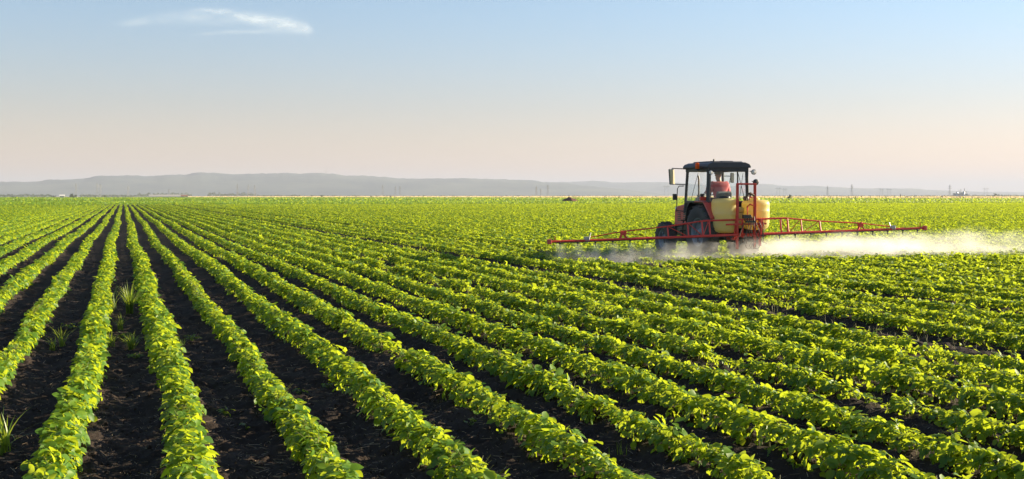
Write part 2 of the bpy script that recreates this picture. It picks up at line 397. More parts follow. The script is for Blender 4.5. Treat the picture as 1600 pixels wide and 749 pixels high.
def row_foliage(k, y0=3, y1=DMAX):
    out = {0: [], 1: [], 2: []}
    # sample Y by density
    segs = [(5, 12), (12, 16), (16, 24), (24, 36), (36, 55), (55, 85), (85, 130), (130, 190), (190, 260), (260, DMAX)]
    X0 = row_x(k)
    for a, b in segs:
        Ys = np.sqrt(np.maximum(0, np.array([a, b])**2.0 - X0**2))
        if b <= abs(X0): continue
        ya, yb = Ys
        if yb-ya < .02: continue
        dm = (a+b)/2
        n = 500*min(1, (17/dm)**.76)*(1 if dm < 190 else .85)
        cnt = int((yb-ya)*n/3)
        Y = ya+(yb-ya)*rng.random(cnt)
        Y = Y[in_view(np.full_like(Y, X0), Y)]
        # clump towards plants
        Y = Y + .018*np.sin(Y*2*np.pi/.11+k)
        if len(Y) == 0: continue
        keep = rng.random(len(Y)) < np.clip(fullness(Y, k)*1.15, 0, 1)**1.6
        keep &= (Y < 262)
        if k in (11, 15): keep &= (rng.random(len(Y)) < (.10 if k == 11 else .35))
        if k in (11, 15): keep &= vnoise(Y*.9, np.full_like(Y, k*4.4), 23) > .52
        Y = Y[keep]
        if len(Y) == 0: continue
        shrink = max(0, (dm-30)/130)*.045; X, z, phi, fl = tri_leaves(k, Y, shrink); m = len(Y)
        size = .065*(500/n)**.42
        lod = 0 if b <= 16 else (1 if b <= 36 else 2)
        az = np.where(rng.random(m) < .62, np.where(phi > 0, 0, np.pi)+rng.normal(0, .9, m), rng.uniform(0, 2*np.pi, m))
        outw = np.stack([np.sin(phi), np.zeros(m), np.cos(phi)], 1)
        Nn = norm(outw*.95 + np.array([.10, 0, .42]) + rng.normal(0, .42 if dm < 40 else .42*(40/dm)**.5, (m, 3)))
        hd = np.stack([np.cos(az), np.sin(az), -.25-.5*np.abs(np.sin(phi))], 1)
        D = norm(hd - Nn*np.sum(hd*Nn, 1, keepdims=True)); B = np.cross(Nn, D)
        P0 = np.stack([X, Y, z], 1)
        tt = rng.random(m)
        for q, rot in enumerate((0, 1.25, -1.25)):
            c, s_ = math.cos(rot), math.sin(rot)
            Dq = D*c+B*s_
            Nq = norm(Nn+rng.normal(0, .22, (m, 3))); Dq = norm(Dq-Nq*np.sum(Dq*Nq, 1, keepdims=True))
            sz = size*(.60+.75*rng.random(m)**1.3)*np.clip(fl, .6, 1.1)*(1.05 if q == 0 else .92)
            base = P0 + Dq*(sz*.10)[:, None] + (D*(size*.22) if q == 0 else 0)
            V, Fq, mm = leaf_mesh(base, Dq, Nq, sz, sz*(.74+.16*rng.random(m)), lod, .10+.30*rng.random(m), .02+.28*rng.random(m))
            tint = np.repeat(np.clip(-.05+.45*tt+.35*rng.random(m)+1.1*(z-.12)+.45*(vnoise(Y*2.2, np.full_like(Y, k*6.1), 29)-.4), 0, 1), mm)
            out[lod].append((V, Fq, tint))
    res_v, res_f, res_t, b = [], [], [], 0
    for lod in out:
        for V, Fq, t in out[lod]:
            res_v.append(V); res_f.append(Fq+b); res_t.append(t); b += len(V)
    if not res_v: return None
    return np.concatenate(res_v), np.concatenate(res_f), np.concatenate(res_t)
def sticks(P0, P1, r, tint):
    """thin three-sided stalks from P0 to P1"""
    n = len(P0); d = norm(P1-P0); a = norm(np.cross(d, np.array([.31, .2, .93]))); b = np.cross(d, a)
    vs = []
    for P, rr in ((P0, 1.0), (P1, .6)):
        for q in range(3):
            c, s_ = math.cos(q*2.094), math.sin(q*2.094)
            vs.append(P+(a*c+b*s_)*(r*rr)[:, None])
    V = np.stack(vs, 1).reshape(-1, 3)
    Q = np.array([[0, 1, 4, 3], [1, 2, 5, 4], [2, 0, 3, 5]])
    return V, (np.arange(n)[:, None, None]*6+Q[None]).reshape(-1, 4), np.repeat(tint, 6)
def row_stems(k, dmax=30):
    X0 = row_x(k)
    if abs(X0) > dmax-4: return None
    Y = np.arange(math.sqrt(max(5.2**2-X0**2, 1)), math.sqrt(dmax**2-X0**2), .055); Y = Y+rng.normal(0, .012, len(Y))
    Y = Y[in_view(np.full_like(Y, X0), Y)]
    if len(Y) == 0: return None
    fl = fullness(Y, k); keep = rng.random(len(Y)) < np.clip(fl*1.1, 0, 1)**1.5; Y = Y[keep]; fl = fl[keep]; n = len(Y)
    x = row_x(k)+path(Y, k)+rng.normal(0, .012, n)
    P0 = np.stack([x, Y, ground_z(x, Y)-.02], 1); lean = rng.normal(0, .03, (n, 2))
    P1 = P0+np.stack([lean[:, 0], lean[:, 1], (.13+.05*rng.random(n))*fl], 1)
    parts = [sticks(P0, P1, np.full(n, .0032), rng.random(n))]
    for q in range(3):
        t = (.35+.6*rng.random(n))[:, None]; A0 = P0*(1-t)+P1*t
        an = rng.uniform(0, 2*np.pi, n)
        A1 = A0+np.stack([np.cos(an)*.075*fl, np.sin(an)*.06, .03+.06*rng.random(n)], 1)
        parts.append(sticks(A0, A1, np.full(n, .0018), rng.random(n)))
    b = 0; vs = []; fs = []; ts = []
    for V, Fq, t in parts: vs.append(V); fs.append(Fq+b); ts.append(t); b += len(V)
    return np.concatenate(vs), np.concatenate(fs), np.concatenate(ts)
ORD = ['first', 'second', 'third', 'fourth', 'fifth', 'sixth', 'seventh', 'eighth', 'ninth', 'tenth', 'eleventh', 'twelfth',
       'thirteenth', 'fourteenth', 'fifteenth', 'sixteenth', 'seventeenth', 'eighteenth', 'nineteenth', 'twentieth', 'twenty-first',
       'twenty-second', 'twenty-third', 'twenty-fourth', 'twenty-fifth', 'twenty-sixth']
LOOK = {1: 'narrow stepped soybean row', 3: 'thick leafy soybean row', 8: 'wide tall soybean row', 0: 'full leafy green soybean row', -1: 'narrow bushy soybean row', -2: 'thin wavering soybean row', 7: 'patchy soybean row with short plants',
        11: 'sparse soybean row beside a dark wheel track', 15: 'broken soybean row on a dark strip', 2: 'thick straight soybean row'}
KL, KR = -12, 24
rest = []
for k in range(-44, 300):
    r = row_foliage(k)
    if r is None: continue
    if KL <= k < KR:
        side, idx = ('right', k) if k >= 0 else ('left', -k-1)
        e = empty('soybean_row', (row_x(k), 8, 0))
        tag(e, '%s, %s to the %s of the weedy furrow' % (LOOK.get(k, 'soybean row'), ORD[idx], side), 'crop row', 'rows of soybean plants')
        V, Fq, t = r; off = np.array([row_x(k), 8, 0])
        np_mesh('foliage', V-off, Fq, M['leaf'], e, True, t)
        s_ = row_stems(k)
        if s_ is not None: tag(np_mesh('stems', s_[0]-off, s_[1], M['stem'], e, False, s_[2]), kind='stuff')
    else: rest.append(r)
b = 0; vs = []; fs = []; ts = []
for V, Fq, t in rest: vs.append(V); fs.append(Fq+b); ts.append(t); b += len(V)
def loose(n, d0, d1, size, z0, z1):
    r_ = np.sqrt(rng.uniform(d0**2, d1**2, n)); an = YAW+rng.uniform(-.47, .47, n)
    P = np.stack([np.sin(an)*r_, np.cos(an)*r_, rng.uniform(z0, z1, n)], 1); P = P[(P[:, 1]+3.4*P[:, 0] < 2980) & (P[:, 1] > 275) & ~((P[:, 1] > 440) & (P[:, 1] < 515) & (P[:, 0] < 50))]; n = len(P)
    Nn = norm(rng.normal(0, .3, (n, 3))+np.array([.15, -.25, .7])); D = norm(np.cross(Nn, rng.normal(0, 1, (n, 3))))
    sz = size*(.6+.8*rng.random(n))
    V, Fq, mm = leaf_mesh(P, D, Nn, sz, sz*.8, 2, np.zeros(n), np.zeros(n))
    return V, Fq, np.repeat(np.clip(.3+.6*rng.random(n)*vnoise(P[:, 0]/60, P[:, 1]/14, 9)*1.6, 0, 1), mm), P
for n, d0, d1, size in ((200000, 255, 470, .34), (240000, 470, 1000, .7), (90000, 1000, 1900, 1.1)):
    V, Fq, t, P = loose(n, d0, d1, size, .08, .22)
    vs.append(V); fs.append(Fq+b); ts.append(t); b += len(V)
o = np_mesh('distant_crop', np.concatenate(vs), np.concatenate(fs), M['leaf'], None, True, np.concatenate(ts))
tag(o, 'green soybean crop merging into one mass towards the horizon', 'crop', kind='stuff')
del vs, fs, ts, rest

_V, _F, _T, _P = [], [], [], []; nw = 260000
r_ = np.sqrt(rng.uniform(1000**2, 2700**2, nw)); an = YAW+rng.uniform(-.47, .47, nw); P = np.stack([np.sin(an)*r_, np.cos(an)*r_, rng.uniform(.3, .85, nw)], 1)
yy = P[:, 1]+3.4*P[:, 0]; P = P[(yy > 3040) & (yy < 4500)]; nw = len(P)
Nn = norm(rng.normal(0, .3, (nw, 3))+np.array([.5, -.7, .3])); D = norm(np.cross(Nn, rng.normal(0, 1, (nw, 3)))); sz = 1.6*(.6+.8*rng.random(nw))
V, Fq, mm = leaf_mesh(P, D, Nn, sz, sz*.7, 2, np.zeros(nw), np.zeros(nw))
M['wheat'] = leaf_mat('ripe_wheat', (.42, .33, .16), (.62, .50, .27), (.5, .4, .2), .2, .8, .1)
tag(np_mesh('wheat_field', V, Fq, M['wheat'], None, True, np.repeat(rng.random(nw), mm)), 'thin strip of pale ripe wheat along the horizon', 'wheat field', kind='stuff')

# ------------------------------------------------------------------ litter on the soil
def scatter_xy(n, rmin, rmax, power=1.0):
    r_ = rmin*np.exp(rng.random(n)**power*math.log(rmax/rmin)); an = YAW+rng.uniform(-.44, .44, n)
    X, Y = np.sin(an)*r_, np.cos(an)*r_
    return X, Y
X, Y = scatter_xy(16000, 6, 26); n = len(X)
u = np.abs(((X-path(Y, 0))/S) % 1-.5); ok = u > .12; X, Y = X[ok], Y[ok]; n = len(X)
an = rng.uniform(0, np.pi, n); L = .012+.10*rng.random(n)**3.5
zz = ground_z(X, Y)+.008
P0 = np.stack([X, Y, zz], 1); P1 = P0+np.stack([np.cos(an)*L, np.sin(an)*L, rng.normal(.002, .008, n)], 1)
V, Fq, t = sticks(P0, P1, .0012+.0016*rng.random(n), rng.random(n)**1.5)
tag(np_mesh('straw_litter', V, Fq, M['straw'], None, False, t), 'dry straw and stubble bits scattered over the dark soil', 'straw', kind='stuff')
# clods
X, Y = scatter_xy(26000, 6, 26); n = len(X)
ico = [(0, 0, 1), (.9, 0, .3), (.28, .85, .35), (-.72, .53, .3), (-.7, -.5, .35), (.3, -.86, .3)]
sz = .004+.017*rng.random(n)**3; base = np.array(ico)
rot = rng.uniform(0, 2*np.pi, n); c, s_ = np.cos(rot), np.sin(rot)
bv = base[None]*(1+.35*rng.normal(0, 1, (n, 6, 1)))*sz[:, None, None]
vx = bv[..., 0]*c[:, None]-bv[..., 1]*s_[:, None]; vy = bv[..., 0]*s_[:, None]+bv[..., 1]*c[:, None]
V = np.stack([vx+X[:, None], vy+Y[:, None], bv[..., 2]+(ground_z(X, Y)-.002)[:, None]], -1).reshape(-1, 3)
tri = np.array([[0, 1, 2], [0, 2, 3], [0, 3, 4], [0, 4, 5], [0, 5, 1]])
M['clod'] = solid('soil_clod', (.026, .019, .015), .95, dirt=.5, dcol=(.06, .042, .03), scale=30, spec=.1)
tag(np_mesh('soil_clods', V, (np.arange(n)[:, None, None]*6+tri[None]).reshape(-1, 3), M['clod'], None, False), 'small crumbled clods of dark soil in the furrows', 'soil clods', kind='stuff')

# ------------------------------------------------------------------ weeds
def tuft(px, py, h, blades, spread, label, w=.012):
    h *= .85; spread *= 1.4; w *= .8
    p = on_plane(px, py); p[2] = float(ground_z(np.array(p[0]), np.array(p[1])))
    vs, fs, ts = [], [], []; b = 0; seg = 6
    for q in range(blades):
        a = random.uniform(0, 6.28); ln = h*random.uniform(.55, 1.15); lean = random.uniform(.08, 1)*spread*.8
        x0, y0 = random.gauss(0, .02), random.gauss(0, .02); t = random.random()
        for s2 in range(seg+1):
            u = s2/seg; r_ = lean*ln*u**1.6; z = ln*(u-.42*lean*u**2.6); ww = w*(1-u**1.8)*random.uniform(.9, 1.1)+.0006
            cx, cy_ = x0+math.cos(a)*r_, y0+math.sin(a)*r_
            vs += [(cx-math.sin(a)*ww/2, cy_+math.cos(a)*ww/2, z), (cx+math.sin(a)*ww/2, cy_-math.cos(a)*ww/2, z)]; ts += [t, t]
        for s2 in range(seg): fs.append((b+2*s2, b+2*s2+1, b+2*s2+3, b+2*s2+2))
        b += 2*(seg+1)
    o = np_mesh('grass_weed', np.array(vs), np.array(fs), M['grassleaf'], None, True, np.array(ts)); o.location = p
    return tag(o, label, 'grass weed', 'grass weeds in the furrows')
tuft(203, 487, .60, 120, .6, 'tallest thick grass clump between the two central soybean rows', .013)
tuft(178, 484, .62, 12, .6, 'thin tall grass blades left of the tallest grass clump', .012)
tuft(188, 512, .30, 30, .9, 'small grass weed just in front of the tallest clump', .010)
tuft(205, 545, .28, 80, .9, 'wide low grass patch filling the furrow nearest below the tall clump', .010)
tuft(172, 540, .24, 30, .9, 'low grass weed at the foot of the narrow bushy row', .010)
tuft(96, 538, .34, 26, .85, 'yellowish grass weed in the furrow left of the narrow bushy row', .012)
tuft(82, 545, .22, 26, 1.0, 'dark low grass weed left of the yellowish one', .010)
tuft(20, 470, .35, 9, .6, 'small upright grass weed near the left edge of the field', .010)
tuft(8, 700, .50, 24, 1.15, 'large arching grass weed cut by the left edge of the photo', .018)
tuft(283, 540, .14, 20, 1.1, 'short dark grass weed right of the full central row', .009)
tuft(460, 660-6, .10, 6, .8, 'tiny grass sprout in the second furrow right of the weedy furrow', .006)
tuft(970, 705, .12, 7, .5, 'single upright grass sprout between the lower middle rows', .007)
def seedling(px, py, n, r_, label):
    p = on_plane(px, py); p[2] = float(ground_z(np.array(p[0]), np.array(p[1])))
    a = rng.uniform(0, 6.28, n); rr = r_*rng.random(n)
    P = np.stack([np.cos(a)*rr, np.sin(a)*rr, .02+.05*rng.random(n)], 1)
    Nn = norm(rng.normal(0, .35, (n, 3))+[0, 0, 1]); hd = np.stack([np.cos(a), np.sin(a), 0*a], 1); D = norm(hd-Nn*np.sum(hd*Nn, 1, keepdims=True))
    sz = .028+.022*rng.random(n); V, Fq, mm = leaf_mesh(P, D, Nn, sz, sz*.7, 0, np.full(n, .2), np.full(n, .2))
    A0 = np.stack([0*a, 0*a, 0*a], 1); V2, F2, t2 = sticks(A0, P, np.full(n, .0015), np.full(n, .5))
    o = np_mesh('broadleaf_weed', np.concatenate([V, V2]), np.concatenate([Fq, F2+len(V)]), M['grassleaf'], None, True, np.concatenate([np.full(len(V), .4), t2]))
    o.location = p; tag(o, label, 'leafy weed', 'small leafy weeds on the soil')
seedling(352, 648, 14, .05, 'small leafy weed in the furrow right of the full central row')
seedling(513, 606, 12, .05, 'leafy weed beside the third row right of the weedy furrow')
seedling(735, 665, 10, .05, 'small leafy weed between the two thick middle rows')
seedling(385, 668, 6, .04, 'tiny seedling on bare soil right of the small leafy weed')
seedling(196, 520, 30, .10, 'spreading leafy weed in front of the tallest grass clump')
seedling(212, 560, 26, .09, 'spreading leafy weed below the wide low grass patch')
seedling(300, 530, 26, .10, 'spreading dark weed at the right foot of the full central row')
seedling(110, 515, 22, .09, 'spreading weed above the yellowish grass weed')
seedling(470, 612, 9, .05, 'small weed left of the leafy weed beside the third row')
seedling(1000, 585, 12, .06, 'small weed between the two patchy middle rows')
seedling(15, 452, 8, .05, 'small leafy weed among the leftmost rows')

# ------------------------------------------------------------------ tractor
TX, TY = 16.38, 32.3
tr = empty('tractor', (TX, TY, 0))
tag(tr, 'old red tractor with a dark framed glass cab driving away across the field', 'tractor')
def wheel(name, x, y, r, w, lugs, parent):
    """x = outer side sign * centre offset"""
    e = empty(name, (x, y, r), 0, parent)
    ax = Matrix.Rotation(math.pi/2, 4, 'Y'); sgn = 1 if x > 0 else -1
    ri = r*.51
    t = MB(); h = w/2
    prof = [(ri, -h*.72), (ri*1.12, -h*.92), (r*.80, -h), (r*.92, -h*.93), (r*.955, -h*.7), (r*.965, 0), (r*.955, h*.7), (r*.92, h*.93), (r*.80, h), (ri*1.12, h*.92), (ri, h*.72)]
    t.lathe(prof, ax, 48)
    for k in range(lugs):
        for sd in (-1, 1):
            a0 = 2*math.pi*(k+(.5 if sd > 0 else 0))/lugs
            for q in range(3):                      # a chevron lug in three short pieces that follow the curve
                u = (q+.5)/3; a = a0 + .20*u; xx = sd*h*(.98-.88*u)
                rr = r*(.972 if q else .955)
                rot = Matrix.Rotation(-a, 3, 'X') @ Matrix.Rotation(sd*.62, 3, 'Z')
                c = Vector((xx, math.sin(a)*rr, math.cos(a)*rr))
                t.box(c, (h*.46, r*.085, r*.060), rot, .82)
    t.build('tyre', M['rubber'], e)
    m = MB()
    m.lathe([(ri*1.03, -h*.80), (ri*.97, -h*.78), (ri*.93, -h*.3), (ri*.93, h*.3), (ri*.97, h*.78), (ri*1.03, h*.80)], ax, 40)
    o = sgn*h
    m.lathe([(ri*.94, o*.25), (ri*.70, o*.05), (ri*.42, o*.02), (ri*.36, o*.25), (ri*.22, o*.28), (ri*.20, o*.62), (.01, o*.66)], ax, 32)
    for k in range(8):
        a = 2*math.pi*k/8; m.tube([(o*.0, math.cos(a)*ri*.52, math.sin(a)*ri*.52), (o*.16, math.cos(a)*ri*.52, math.sin(a)*ri*.52)], .018, 6)
    for k in range(6):                              # rim lugs bolting the dish to the ring
        a = 2*math.pi*k/6; m.box((o*.22, math.cos(a)*ri*.86, math.sin(a)*ri*.86), (.05, .10, .10), Matrix.Rotation(a, 3, 'X'))
    m.build('rim', M['rim'], e)
    return e
for sx in (-1, 1):
    wheel('rear_wheel', sx*.64, 0, .78, .40, 20, tr)
    wheel('front_wheel', sx*.68, 2.45, .52, .30, 16, tr)
# chassis, gearbox, axles
c = MB(); c.box((0, .35, .78), (.44, 1.3, .46)); c.box((0, 1.55, .82), (.40, 1.4, .40)); c.box((0, 2.6, .74), (.36, 1.0, .26))
c.tube([(-.55, 0, .78), (.55, 0, .78)], .12, 14); c.tube([(-.62, 2.45, .52), (.62, 2.45, .52)], .08, 12); c.box((0, 2.45, .56), (.30, .26, .26)); c.box((0, 2.85, .76), (.44, .18, .30))
c.build('chassis', M['black'], tr, .015)
ft = MB(); ft.box((-.36, 1.05, .82), (.26, .62, .40)); ft.build('fuel_tank', M['black'], tr, .03)
# hood
hd = MB(); hd.prism([(1.25, 1.02), (1.25, 1.60), (2.1, 1.56), (2.55, 1.50), (2.70, 1.38), (2.72, .92), (2.3, .92)], 'X', -.28, .28)
hood = hd.build('hood', M['old_red'], tr, .04)
for sx in (-1, 1):
    for nq, yq, zq, wq in ((7, 1.95, 1.42, .24), (5, 2.35, 1.36, .20)):
        lv = MB()
        for q in range(nq): lv.box((sx*.284, yq, zq-.058*q), (.010, wq, .030))
        lv.build('louvre', M['black'], hood)
gr = MB(); gr.box((0, 2.725, 1.15), (.46, .016, .42))
for q in range(6): gr.box((0, 2.738, 1.0+.06*q), (.46, .012, .018))
gr.build('grille', M['black'], hood)
for sx in (-1, 1): MB().lathe([(.01, .03), (.06, .025), (.075, .01), (.075, -.02), (.05, -.05)], Matrix.Translation((sx*.17, 2.72, 1.42)) @ Matrix.Rotation(-math.pi/2, 4, 'X'), 20).build('headlight', M['lens'], hood)
ex = MB(); ex.tube([(.20, 2.0, 1.5), (.20, 2.0, 1.85)], .05, 14); ex.tube([(.20, 2.0, 1.8), (.20, 2.0, 2.3), (.20, 2.04, 2.42)], .028, 12)
ex.build('exhaust', M['black'], tr)
# fenders
for sx in (-1, 1):
    f = MB(); th = .03
    ff = MB(); ff.prism([(1.0, 1.10), (.85, 1.50), (.68, 1.645), (.30, 1.645), (.30, 1.62), (.66, 1.62), (.82, 1.48), (.97, 1.10)], 'X', sx*.42, sx*.74); ff.build('mudguard', M['black'], tr, .006)
    side = [(.28, 1.66), (-.28, 1.66), (-.40, 1.60), (-.80, 1.20), (-.78, 1.16), (-.36, 1.56), (-.27, 1.63), (.28, 1.63)]
    f.prism(side, 'X', sx*.42, sx*.78)
    fo = f.build('fender', M['old_red'], tr, .006)
    f = MB(); f.prism([(.98, 1.10), (.83, 1.50), (.68, 1.628), (-.27, 1.628), (-.36, 1.555), (-.78, 1.17), (-.60, 1.10)], 'X', sx*.40, sx*.418); f.build('inner_panel', M['black'], fo)
    tl = MB(); tl.box((sx*.74, -.22, 1.73), (.20, .09, .11)); tl.build('tail_lamp', M['redlens'], fo, .012)
    tb = MB(); tb.box((sx*.74, -.16, 1.83), (.10, .07, .09)); tb.build('lamp_bracket', M['black'], fo, .01)
# cab
CX, y0, y1, zb, zt = .62, -.30, 1.22, 1.66, 2.56
cb = MB()
def cpost(x, y, x2, y2, w=.085, d=.085, z0=zb-.06, z1=zt): cb.bar((x, y, z0), (x2, y2, z1), w, d)
for sx in (-1, 1):
    cpost(sx*CX, y1, sx*(CX-.05), y1-.06, .07, .07, 1.30); cpost(sx*CX, y0, sx*(CX-.03), y0+.02, .10, .09, 1.58)
    cb.bar((sx*CX, y0, zb-.03), (sx*CX, y1, zb-.03), .06, .08); cb.bar((sx*(CX-.04), y0, zt), (sx*(CX-.05), y1-.05, zt), .08, .10)
    cb.bar((sx*CX, y1, 1.30), (sx*CX, .95, 1.30), .05, .06)
    cb.prism([(.98, 1.30), (1.28, 1.30), (1.28, 1.62), (.86, 1.62)], 'X', sx*(CX-.04), sx*(CX-.02))
cb.bar((-CX, y0, zt), (CX, y0, zt), .10, .13); cb.bar((-CX, y1-.06, zt), (CX, y1-.06, zt), .08, .10)
cb.bar((-CX, y0, 1.60), (CX, y0, 1.60), .08, .10); cb.bar((-CX, y1, zb-.03), (CX, y1, zb-.03), .07, .08)
cb.box((0, y0+.02, 1.42), (1.0, .03, .30)); cb.box((0, .5, 1.12), (1.0, 1.4, .05)); cb.box((0, y1-.02, 1.40), (.66, .03, .48))
cb.bar((.31, y0+.01, 1.62), (.31, y0+.03, zt), .035, .04)   # divider of the rear window
cab = cb.build('cab', M['black'], tr, .014)
rf = MB(); rf.prism([(-.68, 2.61), (-.68, 2.66), (-.63, 2.72), (-.50, 2.765), (.50, 2.765), (.63, 2.72), (.68, 2.66), (.68, 2.61)], 'Y', -.38, 1.26)
rf.box((-.34, .38, 2.775), (.30, 1.3, .05), None, .88); rf.box((.02, .42, 2.78), (.38, 1.4, .055), None, .9); rf.box((.38, .36, 2.773), (.28, 1.2, .045), None, .88)
rf.tube([(-.40, -.2, 2.79), (-.40, -.2, 2.85)], .03, 8)
rf.build('roof', M['roof'], cab, .02)
def pane(name, vs):
    m_ = MB(); nrm = (Vector(vs[1])-Vector(vs[0])).cross(Vector(vs[2])-Vector(vs[1])).normalized()*.003
    a_ = [Vector(v)-nrm for v in vs]; b_ = [Vector(v)+nrm for v in vs]; n = len(vs)
    m_.add(a_+b_, [tuple(reversed(range(n))), tuple(range(n, 2*n))]+[(i, (i+1) % n, (i+1) % n+n, i+n) for i in range(n)])
    return m_.build(name, M['glass'], cab)
for sx in (-1, 1): pane('side_window', [(sx*CX, y0+.05, zb), (sx*CX, y1-.04, zb), (sx*(CX-.05), y1-.09, zt-.05), (sx*(CX-.03), y0+.06, zt-.05)])
pane('rear_window', [(-CX+.05, y0, 1.65), (CX-.05, y0, 1.65), (CX-.08, y0+.02, zt-.06), (-CX+.08, y0+.02, zt-.06)])
pane('windscreen', [(-CX+.04, y1, zb), (CX-.04, y1, zb), (CX-.08, y1-.06, zt-.05), (-CX+.08, y1-.06, zt-.05)])
for pp in [((sx*(CX-.06), ya_, zb+.02), (sx*(CX-.09), yb_, zt-.1)) for sx in (-1, 1) for ya_, yb_ in ((.95, .55), (.10, -.18))]+[((.30, y0-.02, zt-.1), (.50, y0-.03, 1.74))]:
    MB().tube(pp, .008, 6).build('gas_strut', M['black'], cab)
# inside the cab
se = MB(); se.box((0, .22, 1.52), (.46, .46, .12)); se.prism([(-.05, 1.54), (-.13, 1.90), (-.08, 1.95), (0, 1.93), (.06, 1.56)], 'X', -.235, .235); se.box((0, .25, 1.28), (.30, .34, .3))
se.build('seat', M['seat'], tr, .035)
sw = MB(); wc = Vector((0, .78, 1.92)); wm = Matrix.Translation(wc) @ Matrix.Rotation(R(-28), 4, 'X')
ring = [wm @ Vector((.20*math.cos(a), .20*math.sin(a), 0)) for a in [2*math.pi*k/28 for k in range(29)]]
sw.tube(ring, .013, 8, False)
for k in range(3):
    a = math.pi/2+2*math.pi*k/3; sw.tube([wc, wm @ Vector((.2*math.cos(a), .2*math.sin(a), 0))], .009, 6)
sw.tube([wc, (0, .98, 1.45)], .022, 8); sw.build('steering_wheel', M['black'], tr)
ds = MB(); ds.box((0, 1.08, 1.60), (.62, .24, .34)); ds.build('dashboard', M['black'], tr, .03)
# mirrors, lamps, beacon, rails
for sx in (-1, 1):
    if sx < 0:
        ma = MB(); ma.tube([(-.60, 1.20, 2.60), (-1.02, 1.28, 2.62), (-1.02, 1.28, 2.50)], .014, 8); ma.build('mirror_arm', M['black'], tr)
        ma = MB(); ma.tube([(-.62, 1.20, 2.14), (-.98, 1.28, 2.16), (-1.02, 1.28, 2.22)], .014, 8)
        ma.build('mirror_arm', M['black'], tr)
        q = Matrix.Rotation(R(16), 3, 'Z') @ Matrix.Rotation(R(-6), 3, 'X')
        mm_ = MB(); mm_.box((-1.04, 1.25, 2.37), (.19, .05, .46), q); mh = mm_.build('mirror', M['black'], tr, .02)
        mg = MB(); mg.box(Vector((-1.04, 1.25, 2.37)) + q @ Vector((0, -.028, 0)), (.165, .006, .43), q); mg.build('mirror_face', M['mirror'], mh)
    else:
        mm_ = MB(); mm_.tube([(.62, 1.2, 2.4), (.86, 1.22, 2.4)], .012, 8); mm_.build('mirror_arm', M['black'], tr)
        mm_ = MB(); mm_.box((.90, 1.2, 2.35), (.14, .04, .30), Matrix.Rotation(R(15), 3, 'Z')); mm_.build('mirror', M['black'], tr, .02)
rl = MB(); rl.tube([(-.66, 1.22, 2.10), (-.78, 1.30, 2.10), (-.82, 1.32, 2.02), (-.84, 1.34, 1.35)], .014, 8); rl.tube([(-.66, 1.22, 1.36), (-.84, 1.34, 1.38)], .014, 8)
rl.box((-.92, 1.30, 1.78), (.10, .07, .18)); rl.build('grab_rail', M['black'], tr)
sp = MB(); sp.box((-.74, 1.12, 1.10), (.22, .24, .03)); sp.box((-.76, 1.12, .80), (.24, .22, .03)); sp.box((-.78, 1.12, .52), (.24, .22, .03)); sp.bar((-.66, 1.23, 1.12), (-.72, 1.23, .50), .02, .04); sp.bar((-.66, 1.01, 1.12), (-.72, 1.01, .50), .02, .04)
sp.build('step', M['black'], tr)
be = MB(); be.lathe([(.055, 0), (.062, .02), (.062, .13), (.045, .17), (.01, .18)], Matrix.Translation((-.76, .12, 2.58)), 20); beo = be.build('beacon', M['orange'], tr)
bb = MB(); bb.tube([(-.62, .12, 2.58), (-.76, .12, 2.54), (-.76, .12, 2.585)], .014, 8); bb.lathe([(.01, -.02), (.06, -.02), (.06, .0), (.01, .002)], Matrix.Translation((-.76, .12, 2.58)), 16); bb.build('bracket', M['black'], beo)
def lamp(x, y, z, r, m1='lens'):
    T = Matrix.Translation((x, y, z)) @ Matrix.Rotation(R(90), 4, 'X')
    a = MB(); a.lathe([(.01, -.07), (r*.6, -.06), (r, -.01), (r*1.05, .02), (r*.95, .025)], T, 20); a.tube([(x, y+.03, z), (x*.88, y+.06, z+.03)], .012, 6); h_ = a.build('work_lamp', M['black'], tr)
    b_ = MB(); b_.lathe([(.002, .034), (r*.6, .030), (r*.95, .018)], T, 20); b_.build('lens', M[m1], h_)
lamp(-.60, -.40, 2.47, .062); lamp(.78, -.34, 2.49, .075); lamp(.76, -.50, 2.20, .085, 'black')
# three point linkage
lk = MB()
for sx in (-1, 1): lk.bar((sx*.28, -.1, .62), (sx*.42, -.98, .62), .05, .08); lk.tube([(sx*.33, -.15, 1.15), (sx*.36, -.6, .64)], .02, 8)
lk.tube([(0, -.28, 1.05), (0, -.9, 1.12)], .025, 8); lk.build('hitch', M['black'], tr)

# ------------------------------------------------------------------ driver
def skin_body(name, verts, edges, radii, mat, parent=None, sub=2, root=0):
    me = bpy.data.meshes.new(name); me.from_pydata(verts, edges, []); me.materials.append(mat)
    o = link(bpy.data.objects.new(name, me), parent)
    o.modifiers.new('skin', 'SKIN').use_smooth_shade = True
    for i, d in enumerate(me.skin_vertices[0].data):
        r_ = radii[i]; d.radius = (r_, r_) if not isinstance(r_, tuple) else r_; d.use_root = (i == root)
    s_ = o.modifiers.new('sub', 'SUBSURF'); s_.levels = sub; s_.render_levels = sub
    return o
drv = empty('person', (TX+.02, TY+.22, 1.585))
tag(drv, 'driver in a red shirt and grey cap seated inside the tractor cab', 'person')
